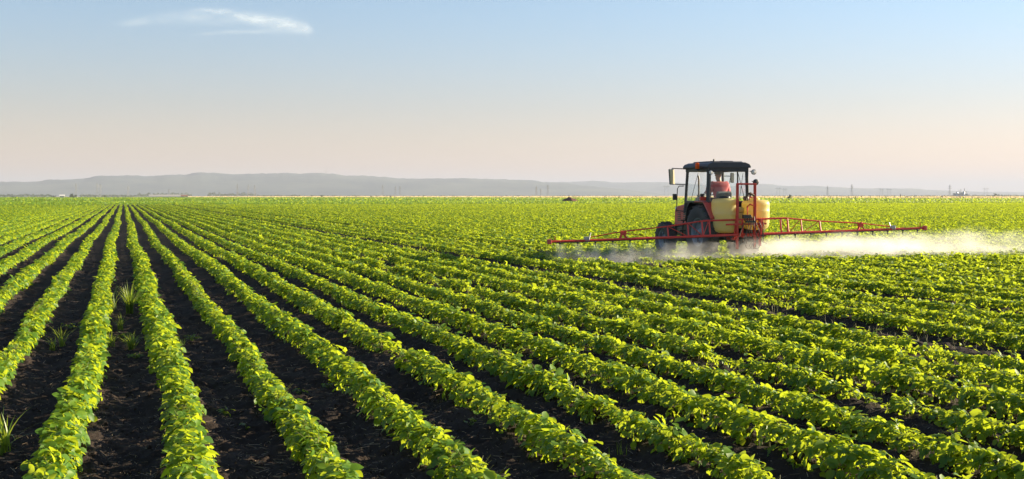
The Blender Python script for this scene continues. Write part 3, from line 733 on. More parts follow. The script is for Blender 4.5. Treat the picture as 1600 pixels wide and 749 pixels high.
# joints, local to the seat: x right, y forward, z up
J = {'pelvis': (0, 0, .08), 'belly': (0, .03, .26), 'chest': (0, .06, .46), 'neck0': (0, .09, .60), 'neck': (0, .11, .68), 'head0': (0, .135, .75), 'head1': (0, .145, .83), 'head2': (0, .135, .90),
     'nose': (0, .245, .80), 'chin': (0, .20, .735)}
for s_, t_ in ((-1, 'l'), (1, 'r')):
    J.update({'sh'+t_: (s_*.205, .07, .55), 'el'+t_: (s_*.335, .16, .30), 'wr'+t_: (s_*.17, .44, .40), 'pa'+t_: (s_*.155, .51, .42), 'ear'+t_: (s_*.098, .135, .81),
              'hip'+t_: (s_*.10, .04, .06), 'kn'+t_: (s_*.16, .48, .06), 'an'+t_: (s_*.16, .55, -.36), 'to'+t_: (s_*.17, .70, -.385)})
names = list(J); ix = {n_: i for i, n_ in enumerate(names)}
E = [('pelvis', 'belly'), ('belly', 'chest'), ('chest', 'neck0'), ('neck0', 'neck'), ('neck', 'head0'), ('head0', 'head1'), ('head1', 'head2'), ('head1', 'nose'), ('head0', 'chin')]
RD = {'pelvis': (.15, .12), 'belly': (.16, .13), 'chest': (.17, .12), 'neck0': .09, 'neck': .058, 'head0': (.075, .085), 'head1': (.085, .105), 'head2': (.07, .085), 'nose': .013, 'chin': .03}
for t_ in 'lr':
    E += [('chest', 'sh'+t_), ('sh'+t_, 'el'+t_), ('el'+t_, 'wr'+t_), ('wr'+t_, 'pa'+t_), ('head1', 'ear'+t_), ('pelvis', 'hip'+t_), ('hip'+t_, 'kn'+t_), ('kn'+t_, 'an'+t_), ('an'+t_, 'to'+t_)]
    RD.update({'sh'+t_: .072, 'el'+t_: .044, 'wr'+t_: .028, 'pa'+t_: (.036, .018), 'ear'+t_: .016, 'hip'+t_: .10, 'kn'+t_: .062, 'an'+t_: .042, 'to'+t_: .035})
    s_ = -1 if t_ == 'l' else 1                    # fingers closed round the wheel rim, each its own short chain from the palm
    for q in range(4):
        b_ = Vector(J['pa'+t_]); ux = Vector((s_*.011, .018, .022))*(q-1.5)
        for w_, off in enumerate((Vector((0, .035, .012)), Vector((-s_*.006, .060, -.008)), Vector((-s_*.008, .052, -.034)))):
            n_ = 'f%s%d%d' % (t_, q, w_); J[n_] = tuple(b_+ux*(1.2 if w_ else 1)+off*(1-.08*abs(q-1))); ix[n_] = len(names); names.append(n_); RD[n_] = .009-.001*w_
            E.append((('pa'+t_) if w_ == 0 else 'f%s%d%d' % (t_, q, w_-1), n_))
    for w_, off in enumerate((Vector((-s_*.028, .005, .010)), Vector((-s_*.040, .034, .006)))):
        n_ = 't%s%d' % (t_, w_); J[n_] = tuple(Vector(J['wr'+t_])*.5+Vector(J['pa'+t_])*.5+off); ix[n_] = len(names); names.append(n_); RD[n_] = .011-.002*w_
        E.append((('pa'+t_) if w_ == 0 else 't%s0' % t_, n_))
skin_body('body', [J[n_] for n_ in names], [(ix[a_], ix[b_]) for a_, b_ in E], [RD[n_] for n_ in names], M['skin'], drv)
def sub_skin(name, keys, edges, rads, mat):
    return skin_body(name, [J[k_] if isinstance(k_, str) else k_ for k_ in keys], edges, rads, mat, drv)
sub_skin('shirt', ['pelvis', 'belly', 'chest', 'neck0', 'shl', 'ell', (-.215, .36, .365), 'shr', 'elr', (.215, .36, .365)],
         [(0, 1), (1, 2), (2, 3), (2, 4), (4, 5), (5, 6), (2, 7), (7, 8), (8, 9)], [(.175, .15), (.205, .17), (.225, .165), .11, .125, .092, .062, .125, .092, .062], M['shirt'])
sub_skin('trousers', ['pelvis', 'hipl', 'knl', (-.16, .545, -.32), 'hipr', 'knr', (.16, .545, -.32)], [(0, 1), (1, 2), (2, 3), (0, 4), (4, 5), (5, 6)], [(.165, .13), .115, .082, .066, .115, .082, .066], M['trousers'])
cp = MB(); cp.lathe([(.116, 0), (.118, .03), (.108, .075), (.075, .105), (.01, .118)], Matrix.Translation((0, .14, .855)) @ Matrix.Rotation(R(6), 4, 'X'), 24)
cp.prism([(-.08, .21), (.08, .21), (.07, .30), (.03, .335), (-.03, .335), (-.07, .30)], 'Z', .858, .868); cp.build('cap', M['cap'], drv)
for s_ in (-1, 1): MB().lathe([(.001, .011), (.008, .008), (.011, 0), (.008, -.008), (.001, -.011)], Matrix.Translation((s_*.034, .232, .828)), 12).build('eye', M['white'], drv)
for s_ in (-1, 1): MB().box((s_*.17, .62, -.405+.0), (.10, .27, .09)).build('boot', M['black'], drv, .03)

# ------------------------------------------------------------------ boom sprayer on the tractor's linkage
SX, SY = 16.50, 31.15
spr = empty('boom_sprayer', (SX, SY, 0))
tag(spr, 'mounted sprayer with yellow tank and long red booms behind the tractor', 'crop sprayer')
tk = MB()
def lobe(cx, cy_, rx, ry, z0, z1, n=28):
    prof = [(.001, z0), (.55, z0), (.80, z0+.03), (.94, z0+.10), (1, z0+.22), (1.0, z0+.5), (1.025, z0+.52), (1.0, z0+.54), (1, z1-.16), (1.02, z1-.13), (.98, z1-.08), (.90, z1-.02), (.5, z1), (.001, z1+.005)]
    vs = []; fs = []
    for r_, z in prof:
        for k in range(n):
            a = 2*math.pi*k/n; ca, sa = math.cos(a), math.sin(a)
            e_ = .80                          # rounded-square plan
            vs.append((cx+rx*r_*math.copysign(abs(ca)**e_, ca), cy_+ry*r_*math.copysign(abs(sa)**e_, sa), z))
    for i in range(len(prof)-1):
        for k in range(n): fs.append((i*n+k, i*n+(k+1) % n, (i+1)*n+(k+1) % n, (i+1)*n+k))
    tk.add(vs, fs, True)
lobe(-.45, .42, .34, .36, .78, 1.74); lobe(.52, .42, .37, .36, .86, 1.70); lobe(.02, .60, .30, .20, .90, 1.50)
tank = tk.build('tank', M['tank'], spr)
ld = MB(); ld.lathe([(.16, 0), (.17, .03), (.15, .06), (.01, .07)], Matrix.Translation((-.45, .42, 1.742)), 24); ld.build('lid', M['black'], tank)
ld = MB(); ld.lathe([(.13, 0), (.14, .03), (.12, .06), (.01, .07)], Matrix.Translation((.5, .42, 1.702)), 24); ld.build('lid', M['tank'], tank)
# upright frame: wide lift mast and lower trusswork
fr = MB(); w = .045
for x in (-.27, .27): fr.bar((x, 0, .34), (x, 0, 2.14), .065, .065)
fr.bar((-.30, 0, 2.14), (.30, 0, 2.14), .06, .05)
fr.bar((-.30, -.01, 1.16), (.48, -.01, 1.16), .05, .05)
for x in (-.12, .40, .48): fr.bar((x, -.03, .66), (x, -.03, 1.18), .045, .045)
fr.bar((.42, -.03, 1.18), (.42, -.03, .42), .06, .06)
for z in (.70, 1.02): fr.bar((-.62, -.02, z), (.62, -.02, z+.02), .05, .05)
for x in (-.34, .34): fr.bar((x, .05, .62), (x, .80, .62), .07, .07)
fr.bar((-.7, .40, .72), (.7, .40, .72), .07, .07); fr.bar((-.34, .05, .64), (-.27, 0, 1.5), .04, .04)
for x in (-.62, .62): fr.bar((x, .08, .70), (x, .78, .70), .06, .06)
fr.tube([(.02, -.04, 1.16), (.02, -.04, 1.52), (.10, -.05, 1.58), (.18, -.05, 1.55)], .022, 8)
fr.build('frame', M['boom_red'], spr, .006)
fp = MB(); fp.tube([(-.02, -.02, 1.70), (.0, -.04, 1.86), (.12, -.03, 1.88), (.25, .0, 1.82)], .035, 8); fp.lathe([(.001, -.06), (.07, -.06), (.09, 0), (.07, .06), (.001, .07)], Matrix.Translation((.06, .12, 1.74)), 16)
fp.build('pump', M['hose'], spr)
vb = MB(); vb.box((-.02, -.08, 1.24), (.24, .10, .10)); vb.box((.10, -.07, 1.10), (.30, .08, .06))
for q in range(5): vb.tube([(-.08+.07*q, -.10, 1.12), (-.08+.07*q, -.10, 1.24)], .016, 6)
vb.build('valve_block', M['black'], spr, .008)
hs = MB()
for q in range(8):
    x0, x1 = -.08+.075*q, -.16+.10*q+random.uniform(-.05, .05)
    pts = []
    for s2 in range(9):
        u = s2/8; pts.append((x0+(x1-x0)*u+.04*math.sin(u*7+q), -.10-.05*math.sin(u*3.1), 1.08-(.50+.12*random.random())*math.sin(u*math.pi/2)))
    hs.tube(pts, .011, 6)
hs.tube([(-.10, -.09, 1.06), (-.17, -.11, .95), (-.24, -.08, .70)], .014, 6)
for q in range(3):
    pts = [( .05+.12*q+.10*math.cos(a), -.08, .46+.12*math.sin(a)) for a in [math.pi+math.pi*k/8 for k in range(9)]]; hs.tube(pts, .010, 6)
hs.build('hose', M['hose'], spr)
# the two booms; a slight tilt of the whole beam, left end low
ZL, ZC, ZR, HL = .60, .735, .88, 5.78
def bz(x): return ZC+(ZL-ZC)*(-x/HL) if x < 0 else ZC+(ZR-ZC)*(x/HL)
def boom(sx):
    b_ = MB(); lo = lambda x: (x, -.02, bz(x))
    b_.tube([lo(sx*.3), lo(sx*1.9)], .040, 10); b_.tube([lo(sx*1.9), lo(sx*3.9)], .036, 10); b_.tube([lo(sx*3.9), lo(sx*HL)], .032, 10)
    hh = .42
    up = lambda x, h_: (x, .06, bz(x)+h_)
    b_.tube([up(sx*.3, hh), up(sx*1.28, hh)], .026, 8)
    b_.tube([up(sx*1.28, hh), up(sx*2.35, .30)], .020, 8)
    b_.tube([up(sx*2.35, .30), up(sx*3.7, .20)], .018, 8)
    b_.tube([up(sx*3.7, .20), up(sx*4.75, .06)], .015, 8)
    for x, h_, r_ in ((1.1, hh, .026), (1.32, .41, .026), (1.75, .37, .022), (2.35, .30, .022)):
        b_.tube([lo(sx*x), up(sx*x, h_)], r_, 8)
    for xa, xb, h_ in ((1.32, 1.72, .36), (1.75, 2.32, .29), (1.32, 1.12, .40)): b_.tube([lo(sx*xa), up(sx*xb, h_)], .011, 6)
    b_.bar(lo(sx*3.55), up(sx*3.72, .22), .06, .05); b_.bar(lo(sx*3.78), up(sx*3.66, .20), .05, .04); b_.box((sx*3.66, .02, bz(sx*3.66)+.16), (.16, .07, .09))
    b_.tube([up(sx*2.9, .03), up(sx*3.60, .16)], .010, 6)
    b_.bar(lo(sx*5.62), (sx*5.62, -.02, bz(sx*HL)+.16), .02, .02)
    o_ = b_.build('boom', M['boom_red'], spr, 0)
    c_ = MB(); c_.box((sx*4.72, 0, bz(sx*4.72)+.04), (.14, .10, .12)); c_.bar((sx*4.66, -.02, bz(sx*4.7)), (sx*4.60, .02, bz(sx*4.7)+.20), .025, .03); c_.build('hinge', M['grey'], o_, .01)
    e_ = MB(); e_.box((sx*HL, -.02, bz(sx*HL)), (.10, .10, .13)); e_.build('end_guard', M['old_red'], o_, .01)
    p_ = MB(); p_.tube([(sx*x, -.075, bz(sx*x)-.035) for x in (.4, 1.2, 2.4, 3.6, 4.6, 5.6)], .010, 6); p_.build('supply_line', M['black'], o_)
    for q in range(11):
        x = sx*(.5+.5*q)
        n_ = MB(); n_.tube([(x, -.075, bz(x)-.02), (x, -.075, bz(x)-.11)], .013, 8); n_.box((x, -.075, bz(x)-.055), (.05, .035, .03)); n_.lathe([(.012, -.145), (.016, -.11), (.016, -.10)], Matrix.Translation((x, -.075, bz(x)-.0)), 8)
        n_.build('nozzle', M['black'], o_)
boom(-1); boom(1)

# ------------------------------------------------------------------ spray mist under the boom
def mist():
    x0, x1, ya, yb, z0, z1 = 10.3, 27.5, 29.0, 33.2, .02, 1.25
    b_ = MB(); b_.box(((x1-x0)/2, (yb-ya)/2, (z1-z0)/2), (x1-x0, yb-ya, z1-z0))
    m, nt, out = new_mat('spray_mist')
    tc = N(nt, 'ShaderNodeTexCoord'); ob = tc.outputs['Object']; sp_ = N(nt, 'ShaderNodeSeparateXYZ'); nt.links.new(ob, sp_.inputs[0])
    X_, Y_, Z_ = sp_.outputs
    mp = N(nt, 'ShaderNodeMapping'); mp.inputs['Scale'].default_value = (.9, .9, 1.9); nt.links.new(ob, mp.inputs[0])
    n1 = noise(nt, 1.0, 5, mp.outputs[0], .62)
    mp2 = N(nt, 'ShaderNodeMapping'); mp2.inputs['Scale'].default_value = (2.0, .6, .25); nt.links.new(ob, mp2.inputs[0])
    n2 = noise(nt, 1.3, 3, mp2.outputs[0])
    # height of the cloud grows downwind (to the right), breaks up at both ends
    top = mapr(nt, X_, 0, 9, .30, .74)
    topn = math_n(nt, 'ADD', top, math_n(nt, 'MULTIPLY', math_n(nt, 'SUBTRACT', n1, .5), 1.1))
    topn = math_n(nt, 'ADD', topn, math_n(nt, 'MULTIPLY', math_n(nt, 'SUBTRACT', n2, .5), .35))
    zf = math_n(nt, 'MULTIPLY', math_n(nt, 'SUBTRACT', topn, Z_), 2.0, True)
    zf.node.use_clamp = True
    xf = math_n(nt, 'MULTIPLY', mapr(nt, X_, 0, 1.2), mapr(nt, X_, x1-x0-.3, 9.5))
    yf = math_n(nt, 'MULTIPLY', mapr(nt, Y_, 0, 1.2), mapr(nt, Y_, yb-ya-.1, 2.6))
    grow = mapr(nt, X_, 1, 8, .5, 1.7)
    dn = mapr(nt, n1, .34, .62, .12, 1.0)
    d_ = math_n(nt, 'MULTIPLY', math_n(nt, 'MULTIPLY', zf, xf), math_n(nt, 'MULTIPLY', yf, math_n(nt, 'MULTIPLY', grow, dn)))
    # a fan of droplets under every nozzle, half a metre apart, before they merge
    cs = math_n(nt, 'MAXIMUM', math_n(nt, 'COSINE', math_n(nt, 'MULTIPLY', math_n(nt, 'SUBTRACT', X_, SX+.5-x0), 4*math.pi)), 0)
    yy_ = math_n(nt, 'SUBTRACT', Y_, SY-.075-ya); gy = math_n(nt, 'MAXIMUM', math_n(nt, 'SUBTRACT', 1, math_n(nt, 'MULTIPLY', math_n(nt, 'MULTIPLY', yy_, yy_), 14)), 0)
    inx = math_n(nt, 'MULTIPLY', math_n(nt, 'GREATER_THAN', X_, SX-5.8-x0), math_n(nt, 'LESS_THAN', X_, SX+5.8-x0))
    fan = math_n(nt, 'MULTIPLY', math_n(nt, 'MULTIPLY', cs, gy), math_n(nt, 'MULTIPLY', inx, math_n(nt, 'LESS_THAN', Z_, .52)))
    d_ = math_n(nt, 'ADD', math_n(nt, 'MULTIPLY', d_, MIST), math_n(nt, 'MULTIPLY', fan, .8))
    v_ = N(nt, 'ShaderNodeVolumePrincipled'); v_.inputs['Color'].default_value = (1, 1, 1, 1); v_.inputs['Anisotropy'].default_value = .25
    nt.links.new(d_, v_.inputs['Density']); nt.links.new(v_.outputs[0], out.inputs['Volume'])
    try: m.cycles.volume_step_rate = .25
    except Exception: pass
    o_ = b_.build('spray_mist', m); o_.location = (x0, ya, z0)
    tag(o_, 'white drifting spray mist hanging over the crop below the red boom', 'spray mist', kind='stuff')
MIST = .56
mist()

# ------------------------------------------------------------------ far things
def pylon(px, ytop, dist, kind, label, group='power pylons along the horizon'):
    d = ray(px, HZN); d = d/np.hypot(d[0], d[1]); hgt = (HZN-ytop)/F*dist+H
    e = empty('power_pylon', (d[0]*dist, d[1]*dist, 0), math.atan2(-d[0], d[1])+.5)
    tag(e, label, 'power pylon', group)
    m_ = MB(); w0, w1, t = hgt*.085, hgt*.014, max(.22, dist*.00010)
    if kind == 'lattice':
        for sx in (-1, 1):
            for sy in (-1, 1): m_.bar((sx*w0, sy*w0, 0), (sx*w1, sy*w1, hgt), t, t)
        for q in range(6):
            za, zb_ = hgt*q/7, hgt*(q+1)/7; wa, wb = w0+(w1-w0)*za/hgt, w0+(w1-w0)*zb_/hgt
            for sy in (-1, 1): m_.bar((-wa, sy*wa, za), (wb, sy*wb, zb_), t*.5, t*.5); m_.bar((wa, sy*wa, za), (-wb, sy*wb, zb_), t*.5, t*.5)
        m_.build('lattice_mast', M['steel'], e)
        for q, (zz_, ww) in enumerate(((.72, .17), (.86, .13))):
            c_ = MB(); c_.bar((-hgt*ww, 0, hgt*zz_), (hgt*ww, 0, hgt*zz_), t, t*1.1)
            for sx in (-1, 1):
                c_.bar((sx*hgt*ww, 0, hgt*zz_), (0, 0, hgt*(zz_+.06)), t*.5, t*.5); c_.bar((sx*hgt*ww*.95, 0, hgt*zz_), (sx*hgt*ww*.95, 0, hgt*(zz_-.05)), t*.5, t*.5)
            c_.build('cross_arm', M['steel'], e)
    else:                                              # two-legged portal pylon
        for sx in (-1, 1): m_.bar((sx*hgt*.17, 0, 0), (sx*hgt*.15, 0, hgt), t*1.2, t*1.2)
        m_.bar((-hgt*.15, 0, hgt*.62), (hgt*.15, 0, hgt*.86), t*.5, t*.5); m_.bar((hgt*.15, 0, hgt*.62), (-hgt*.15, 0, hgt*.86), t*.5, t*.5)
        m_.build('portal_legs', M['steel'], e)
        c_ = MB(); c_.bar((-hgt*.34, 0, hgt*.86), (hgt*.34, 0, hgt*.86), t, t*1.6)
        for q in (-1, 0, 1): c_.bar((q*hgt*.30, 0, hgt*.86), (q*hgt*.30, 0, hgt*.77), t*.4, t*.4)
        c_.build('cross_arm', M['steel'], e)
    return e
PY = [(119, 287.5, 2900, 'lattice', 'thin lattice pylon above the dark tree near the white house'),
      (152, 287, 3000, 'lattice', 'left of two close lattice pylons right of the white house'),
      (157, 288, 3100, 'lattice', 'right of two close lattice pylons right of the white house'),
      (200, 291, 3300, 'lattice', 'faint lone pylon above the point where the rows meet'),
      (264, 296, 2600, 'lattice', 'short dark pylon above the long pale building'),
      (371, 288, 2500, 'lattice', 'tall pylon, first of three left of the hill mast'),
      (388, 289, 2800, 'lattice', 'second of three pylons left of the hill mast'),
      (398, 290, 3000, 'lattice', 'third of three pylons left of the hill mast'),
      (598, 289, 2900, 'lattice', 'faint pylon right of the hill mast, leftmost of three'),
      (618, 291, 3100, 'lattice', 'faint pylon right of the hill mast, middle of three'),
      (625, 291, 3200, 'lattice', 'faint pylon right of the hill mast, rightmost of three'),
      (838, 291, 2100, 'lattice', 'dark pylon left of the soil heap, first of three'),
      (845, 295, 2300, 'lattice', 'short pylon left of the soil heap, middle of three'),
      (856, 289, 2300, 'lattice', 'tall pylon left of the soil heap, nearest to it'),
      (1041, 289, 2400, 'portal', 'portal pylon seen just left of the tractor mirror'),
      (1216, 293, 2700, 'portal', 'pair-legged pylon just right of the sprayer tank'),
      (1226, 294, 2900, 'portal', 'faint pylon just left of the lone round bush'),
      (1293, 291, 3000, 'lattice', 'slim pylon, first to the right of the lone round bush'),
      (1331, 289, 2300, 'lattice', 'darkest slim pylon to the right of the lone round bush'),
      (1377, 295, 3200, 'portal', 'faint portal pylon, left of a pair in the haze'),
      (1389, 295, 3300, 'portal', 'faint portal pylon, right of a pair in the haze'),
      (1484, 290, 3000, 'lattice', 'slim tall pylon just left of the hazy factory'),
      (1540, 294, 3300, 'portal', 'faint portal pylon right of the hazy factory')]
for p_ in PY: pylon(*p_)
# mast on the hill top
d = ray(510, HZN); d /= np.hypot(d[0], d[1]); D_ = 9300
mz = 34*9500/F-14
e = empty('radio_mast', (d[0]*D_, d[1]*D_, mz)); tag(e, 'slender radio mast standing on the crest of the blue hill', 'radio mast')
m_ = MB(); m_.tube([(0, 0, 0), (0, 0, 40)], 2.0, 6); m_.build('mast', M['steel'], e)
m_ = MB(); m_.tube([(0, 0, 40), (0, 0, 62)], .9, 6); m_.build('antenna', M['steel'], e)

def tree(px, dist, hgt, wid, label, name='tree', cat='tree', group='trees and bushes along the horizon', leaves=500, trunk=.25, base=0):
    d = ray(px, HZN); d = d/np.hypot(d[0], d[1])
    e = empty(name, (d[0]*dist, d[1]*dist, base)); tag(e, label, cat, group)
    nb = max(4, int(6+wid/hgt*3)); blobs = []
    for q in range(nb):
        a = random.uniform(0, 6.28); r_ = random.uniform(0, .33)*wid
        blobs.append((r_*math.cos(a), r_*math.sin(a), hgt*random.uniform(trunk+.18, .84), random.uniform(.16, .27)*min(wid, hgt*1.2)))
    blobs.append((0, 0, hgt*.86, .14*min(wid, hgt)))
    P = []; Ns = []
    for q in range(leaves):
        bx, by, bz_, br = random.choice(blobs); v = Vector((random.gauss(0, 1), random.gauss(0, 1), random.gauss(0, 1))).normalized()
        rr = br*random.uniform(.55, 1.08); P.append((bx+v.x*rr, by+v.y*rr, max(bz_+v.z*rr*.9, hgt*trunk*.5))); Ns.append(v+Vector((random.gauss(0, .4), random.gauss(0, .4), random.gauss(0, .4)+.3)))
    P = np.array(P); Nn = norm(np.array([tuple(v) for v in Ns])); Dd = norm(np.cross(Nn, rng.normal(0, 1, (leaves, 3))))
    sz = hgt*.11*(.6+.8*rng.random(leaves))
    V, Fq, mm = leaf_mesh(P, Dd, Nn, sz, sz*.8, 2, np.zeros(leaves), np.zeros(leaves))
    np_mesh('crown', V, Fq, M['tree'], e, False, np.repeat(rng.random(leaves), mm))
    t_ = MB(); t_.tube([(0, 0, -.3), (hgt*.01, 0, hgt*.3), (0, hgt*.01, hgt*.7)], [hgt*.035, hgt*.025, hgt*.01], 7)
    for q in range(4):
        a = q*1.6+.3; t_.tube([(0, 0, hgt*(.28+.08*q)), (math.cos(a)*wid*.2, math.sin(a)*wid*.2, hgt*(.48+.08*q))], [hgt*.014, hgt*.006], 5)
    t_.build('trunk', M['bark'], e); return e
tree(1234, 760, 2.9, 2.9, 'lone round dark bush right of the sprayer tank', leaves=500, trunk=.05)
tree(84, 1250, 3.0, 8, 'low dark shrub just left of the white house', leaves=400, trunk=.0)
tree(113, 1250, 4.4, 7.5, 'dark rounded tree just right of the white house', leaves=500, trunk=.05)
tree(119, 1270, 3.4, 5, 'smaller bush leaning on the dark tree by the white house', leaves=300, trunk=.0)
tree(20, 1500, 2.4, 8, 'low faint shrub near the left edge of the horizon', leaves=300, trunk=.0)
tree(163, 1500, 3.0, 5, 'small shrub standing right of the two close pylons', leaves=300, trunk=.0)
tree(200, 1700, 2.6, 18, 'long low shrub where the soybean rows meet', leaves=400, trunk=.0)
tree(503, 1500, 3.4, 5.2, 'small dark tree on the wheat strip below the radio mast', leaves=300, trunk=.05)
tree(580, 1500, 2.8, 4.5, 'small dark bush on the wheat strip right of the radio mast', leaves=300, trunk=.05)
tree(611, 1500, 2.6, 4, 'tiny dark bush between two faint pylons', leaves=300, trunk=.05)
tree(662, 1900, 3.6, 4, 'pale small tree at the right end of the hazy wood', leaves=300, trunk=.05)
tree(719, 1600, 1.6, 3, 'tiny shrub at the middle of the wheat strip', leaves=200, trunk=.0)
tree(795, 1600, 2.4, 4, 'tiny shrub left of the dark pylon', leaves=200, trunk=.0)
tree(896, 1300, 2.0, 3, 'dark shrub rising just behind the soil heap', leaves=200, trunk=.0)
tree(940, 1600, 2.0, 4, 'tiny shrub right of the soil heap', leaves=200, trunk=.0)
tree(986, 1500, 2.2, 4, 'tiny shrub halfway between the soil heap and tractor', leaves=200, trunk=.0)
tree(998, 1500, 2.2, 4, 'tiny shrub nearest the tractor on its left', leaves=200, trunk=.0)
tree(1407, 2300, 6.5, 2.6, 'narrow faint tree right of the pair of portal pylons', leaves=200, trunk=.2)
tree(1479, 1900, 2.8, 5, 'low bush left of the hazy factory', leaves=200, trunk=.0)
tree(1514, 1900, 2.8, 5, 'low bush right of the hazy factory', leaves=200, trunk=.0)
tree(1555, 2300, 7.0, 7, 'hazy tree right of the factory near the right edge', leaves=300, trunk=.2)
# far woods that read as one hazy mass
def woods(spans, dist, hgt, label):
    P = []
    for xa, xb, hh in spans:
        for q in range(int((xb-xa)*22)):
            x = random.uniform(xa, xb); d = ray(x, HZN); d = d/np.hypot(d[0], d[1]); D_ = dist*random.uniform(.97, 1.05)
            env = hh*(.55+.75*float(vnoise(np.array(x/2.6), np.array(hh*1.), 31)))
            P.append((d[0]*D_, d[1]*D_, random.random()**.7*env*hgt))
    P = np.array(P); n = len(P); Nn = norm(rng.normal(0, 1, (n, 3))+[0, -.5, .6]); Dd = norm(np.cross(Nn, rng.normal(0, 1, (n, 3)))); sz = hgt*.26*(.6+.8*rng.random(n))
    V, Fq, mm = leaf_mesh(P, Dd, Nn, sz, sz*.8, 2, np.zeros(n), np.zeros(n))
    tag(np_mesh('far_woods', V, Fq, M['tree'], None, False, np.repeat(rng.random(n), mm)), label, 'woods', kind='stuff')
woods([(-60, 80, .7), (125, 215, .6), (215, 300, 1.1), (325, 400, 1.2), (402, 470, .5), (470, 620, .35), (620, 1010, .3), (1170, 1600, .35), (1480, 1600, .5)], 3600, 9, 'low hazy woods and hedges strung along the foot of the hills')
# buildings
def block(name, px, dist, w_, dp, h_, mats, label, cat, gable=True, rz=.3, base=0):
    d = ray(px, HZN); d = d/np.hypot(d[0], d[1])
    e = empty(name, (d[0]*dist, d[1]*dist, base), rz-YAW); tag(e, label, cat)
    wl = MB(); wl.box((0, 0, h_/2), (w_, dp, h_)); wl.build('wall', M[mats[0]], e)
    r_ = MB()
    if gable: r_.prism([(-dp/2-.4, h_), (dp/2+.4, h_), (0, h_+dp*.32)], 'X', -w_/2-.4, w_/2+.4)
    else: r_.box((0, 0, h_+.2), (w_+.6, dp+.6, .4))
    r_.build('roof', M[mats[1]], e)
    for q in range(max(2, int(w_/7))):
        n_ = max(2, int(w_/7)); x = -w_/2+w_*(q+.5)/n_; wi = MB(); wi.box((x, -dp/2-.03, h_*.5), (min(1.4, w_/n_*.5), .08, h_*.34)); wi.build('window', M['black'], e)
    return e
block('farmhouse', 97, 1250, 4.2, 3.6, 2.2, ('white', 'white'), 'small white farmhouse between two dark bushes on the horizon', 'house')
block('long_barn', 262, 2100, 58, 10, 1.4, ('concrete', 'concrete'), 'long low pale farm building under the faint pylon', 'barn')
block('shed', 288, 1700, 8, 6, 1.7, ('concrete', 'tile'), 'small brownish shed at the right end of the long pale building', 'shed')
def factory():
    px, dist = 1501, 3200
    d = ray(px, HZN); d = d/np.hypot(d[0], d[1]); e = empty('factory', (d[0]*dist, d[1]*dist, 0), -YAW-.2)
    tag(e, 'hazy grey factory with silos and chimneys on the right horizon', 'factory')
    w_ = MB()
    for x, ww, h_ in ((-13, 8, 9), (-5, 9, 7), (4, 10, 11), (12, 7, 8), (17, 6, 6)): w_.box((x, 0, h_/2), (ww, 12, h_))
    w_.build('wall', M['concrete'], e)
    for x, h_ in ((-3, 16), (1, 19), (9, 21), (13, 15)): MB().tube([(x, 3, 0), (x, 3, h_)], .8, 10).build('chimney', M['concrete'], e)
    for x in (-9, 6): MB().lathe([(2.4, 0), (2.4, 12), (.4, 14)], Matrix.Translation((x, -7, 0)), 14).build('silo', M['grey'], e)
factory()
# heap of soil in the far crop
hp = on_plane(890, 316); n = 40; vs = []; fs = []
for i in range(13):
    for k in range(n):
        u = i/12; a = 2*math.pi*k/n; r_ = u; rr = 1+.25*(vnoise(np.array(math.cos(a)*2+9), np.array(math.sin(a)*2+5), 3)-.5)
        z = (1-u**1.6)*1.0*(1+.5*(float(vnoise(np.array(math.cos(a)*r_*5+20), np.array(math.sin(a)*r_*5+20), 8))-.5))
        vs.append((math.cos(a)*r_*2.7*rr, math.sin(a)*r_*2.6*rr, z*1.45-.05))
for i in range(12):
    for k in range(n): fs.append((i*n+k, i*n+(k+1) % n, (i+1)*n+(k+1) % n, (i+1)*n+k))
M['heap'] = solid('heap_soil', (.11, .055, .035), .95, dirt=.4, scale=3, spec=.1, bump=.5)
o = np_mesh('soil_heap', np.array(vs), np.array(fs), M['heap']); o.location = (hp[0], hp[1], .2); tag(o, 'brown heap of soil rising out of the green crop left of the tractor', 'soil heap')

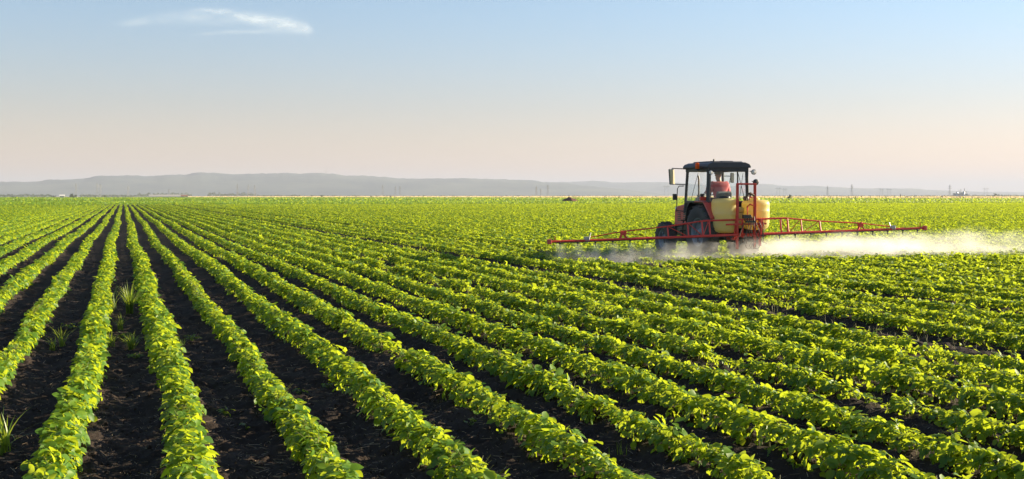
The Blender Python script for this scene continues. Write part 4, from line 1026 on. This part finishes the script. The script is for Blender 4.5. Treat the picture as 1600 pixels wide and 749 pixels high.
# ------------------------------------------------------------------ cloud
def cloud():
    ALT = 2500.; nx, ny = 220, 60; xs = np.linspace(150, 540, nx); ysx = np.linspace(12, 72, ny)
    vs = np.zeros((ny, nx, 3)); dens = np.zeros((ny, nx))
    def streak(x, y, pts, wts):
        p = np.array(pts, float); yc = np.interp(x, p[:, 0], p[:, 1]); hw = np.interp(x, p[:, 0], p[:, 2]); am = np.interp(x, p[:, 0], p[:, 3])
        return am*np.exp(-((y-yc)/hw)**2*1.2)*wts
    for j_, y in enumerate(ysx):
        for i_, x in enumerate(xs):
            vs[j_, i_] = on_plane(x, y, ALT)
    Xg, Yg = np.meshgrid(xs, ysx)
    dens += streak(Xg, Yg, [(290, 22, 2, 0), (320, 22.5, 3, .5), (355, 27, 5, .8), (400, 36, 10, .75), (450, 42, 12, .85), (480, 47, 8, .7), (493, 49, 4, 0)], 1)
    dens += streak(Xg, Yg, [(165, 38, 2, 0), (200, 37, 6, .45), (260, 32, 9, .55), (340, 33, 12, .5), (400, 40, 8, .2), (430, 42, 6, 0)], 1)
    dens += streak(Xg, Yg, [(295, 61, 1.5, 0), (320, 59, 3, .4), (360, 56, 3, .35), (420, 54, 4, .3), (460, 52, 4, 0)], 1)
    i, j = np.meshgrid(np.arange(ny-1), np.arange(nx-1), indexing='ij'); a = (i*nx+j).ravel()
    m, nt, out = new_mat('cirrus')
    at = N(nt, 'ShaderNodeAttribute'); at.attribute_name = 'tint'
    geo = N(nt, 'ShaderNodeNewGeometry'); mp = N(nt, 'ShaderNodeMapping'); mp.inputs['Scale'].default_value = (.0022, .0007, .001); mp.inputs['Rotation'].default_value = (0, 0, .75); nt.links.new(geo.outputs['Position'], mp.inputs[0])
    nz = noise(nt, 1.2, 7, mp.outputs[0], .62)
    al = math_n(nt, 'MULTIPLY', at.outputs['Fac'], mapr(nt, nz, .30, .68, .15, 1.15)); al = math_n(nt, 'MULTIPLY', al, .27, True)
    t = N(nt, 'ShaderNodeBsdfTransparent'); tl = N(nt, 'ShaderNodeBsdfTranslucent'); tl.inputs[0].default_value = (1, 1, 1, 1)
    df = N(nt, 'ShaderNodeBsdfDiffuse'); df.inputs[0].default_value = (.95, .95, .95, 1)
    ad = N(nt, 'ShaderNodeAddShader'); nt.links.new(tl.outputs[0], ad.inputs[0]); nt.links.new(df.outputs[0], ad.inputs[1])
    mx = N(nt, 'ShaderNodeMixShader'); nt.links.new(al, mx.inputs[0]); nt.links.new(t.outputs[0], mx.inputs[1]); nt.links.new(ad.outputs[0], mx.inputs[2]); nt.links.new(mx.outputs[0], out.inputs[0])
    V = vs.reshape(-1, 3); V[:, 2] += 60*np.sin(V[:, 0]/900.)
    o_ = np_mesh('cirrus_cloud', V, np.stack([a, a+1, a+nx+1, a+nx], 1), m, None, True, dens.ravel())
    tag(o_, 'single wispy white cloud high in the left part of the sky', 'cloud')
cloud()

# ------------------------------------------------------------------ haze
hb = MB(); hb.box((6000, 3000, 160), (44000, 44000, 330)); m, nt, out = new_mat('haze_air')
v_ = N(nt, 'ShaderNodeVolumePrincipled'); v_.inputs['Color'].default_value = (.44, .49, .635, 1); v_.inputs['Density'].default_value = .000095; v_.inputs['Anisotropy'].default_value = .1
nt.links.new(v_.outputs[0], out.inputs['Volume'])
hz = hb.build('haze', m); tag(hz, 'thin haze lying over the plain and the hills', 'haze', kind='stuff')
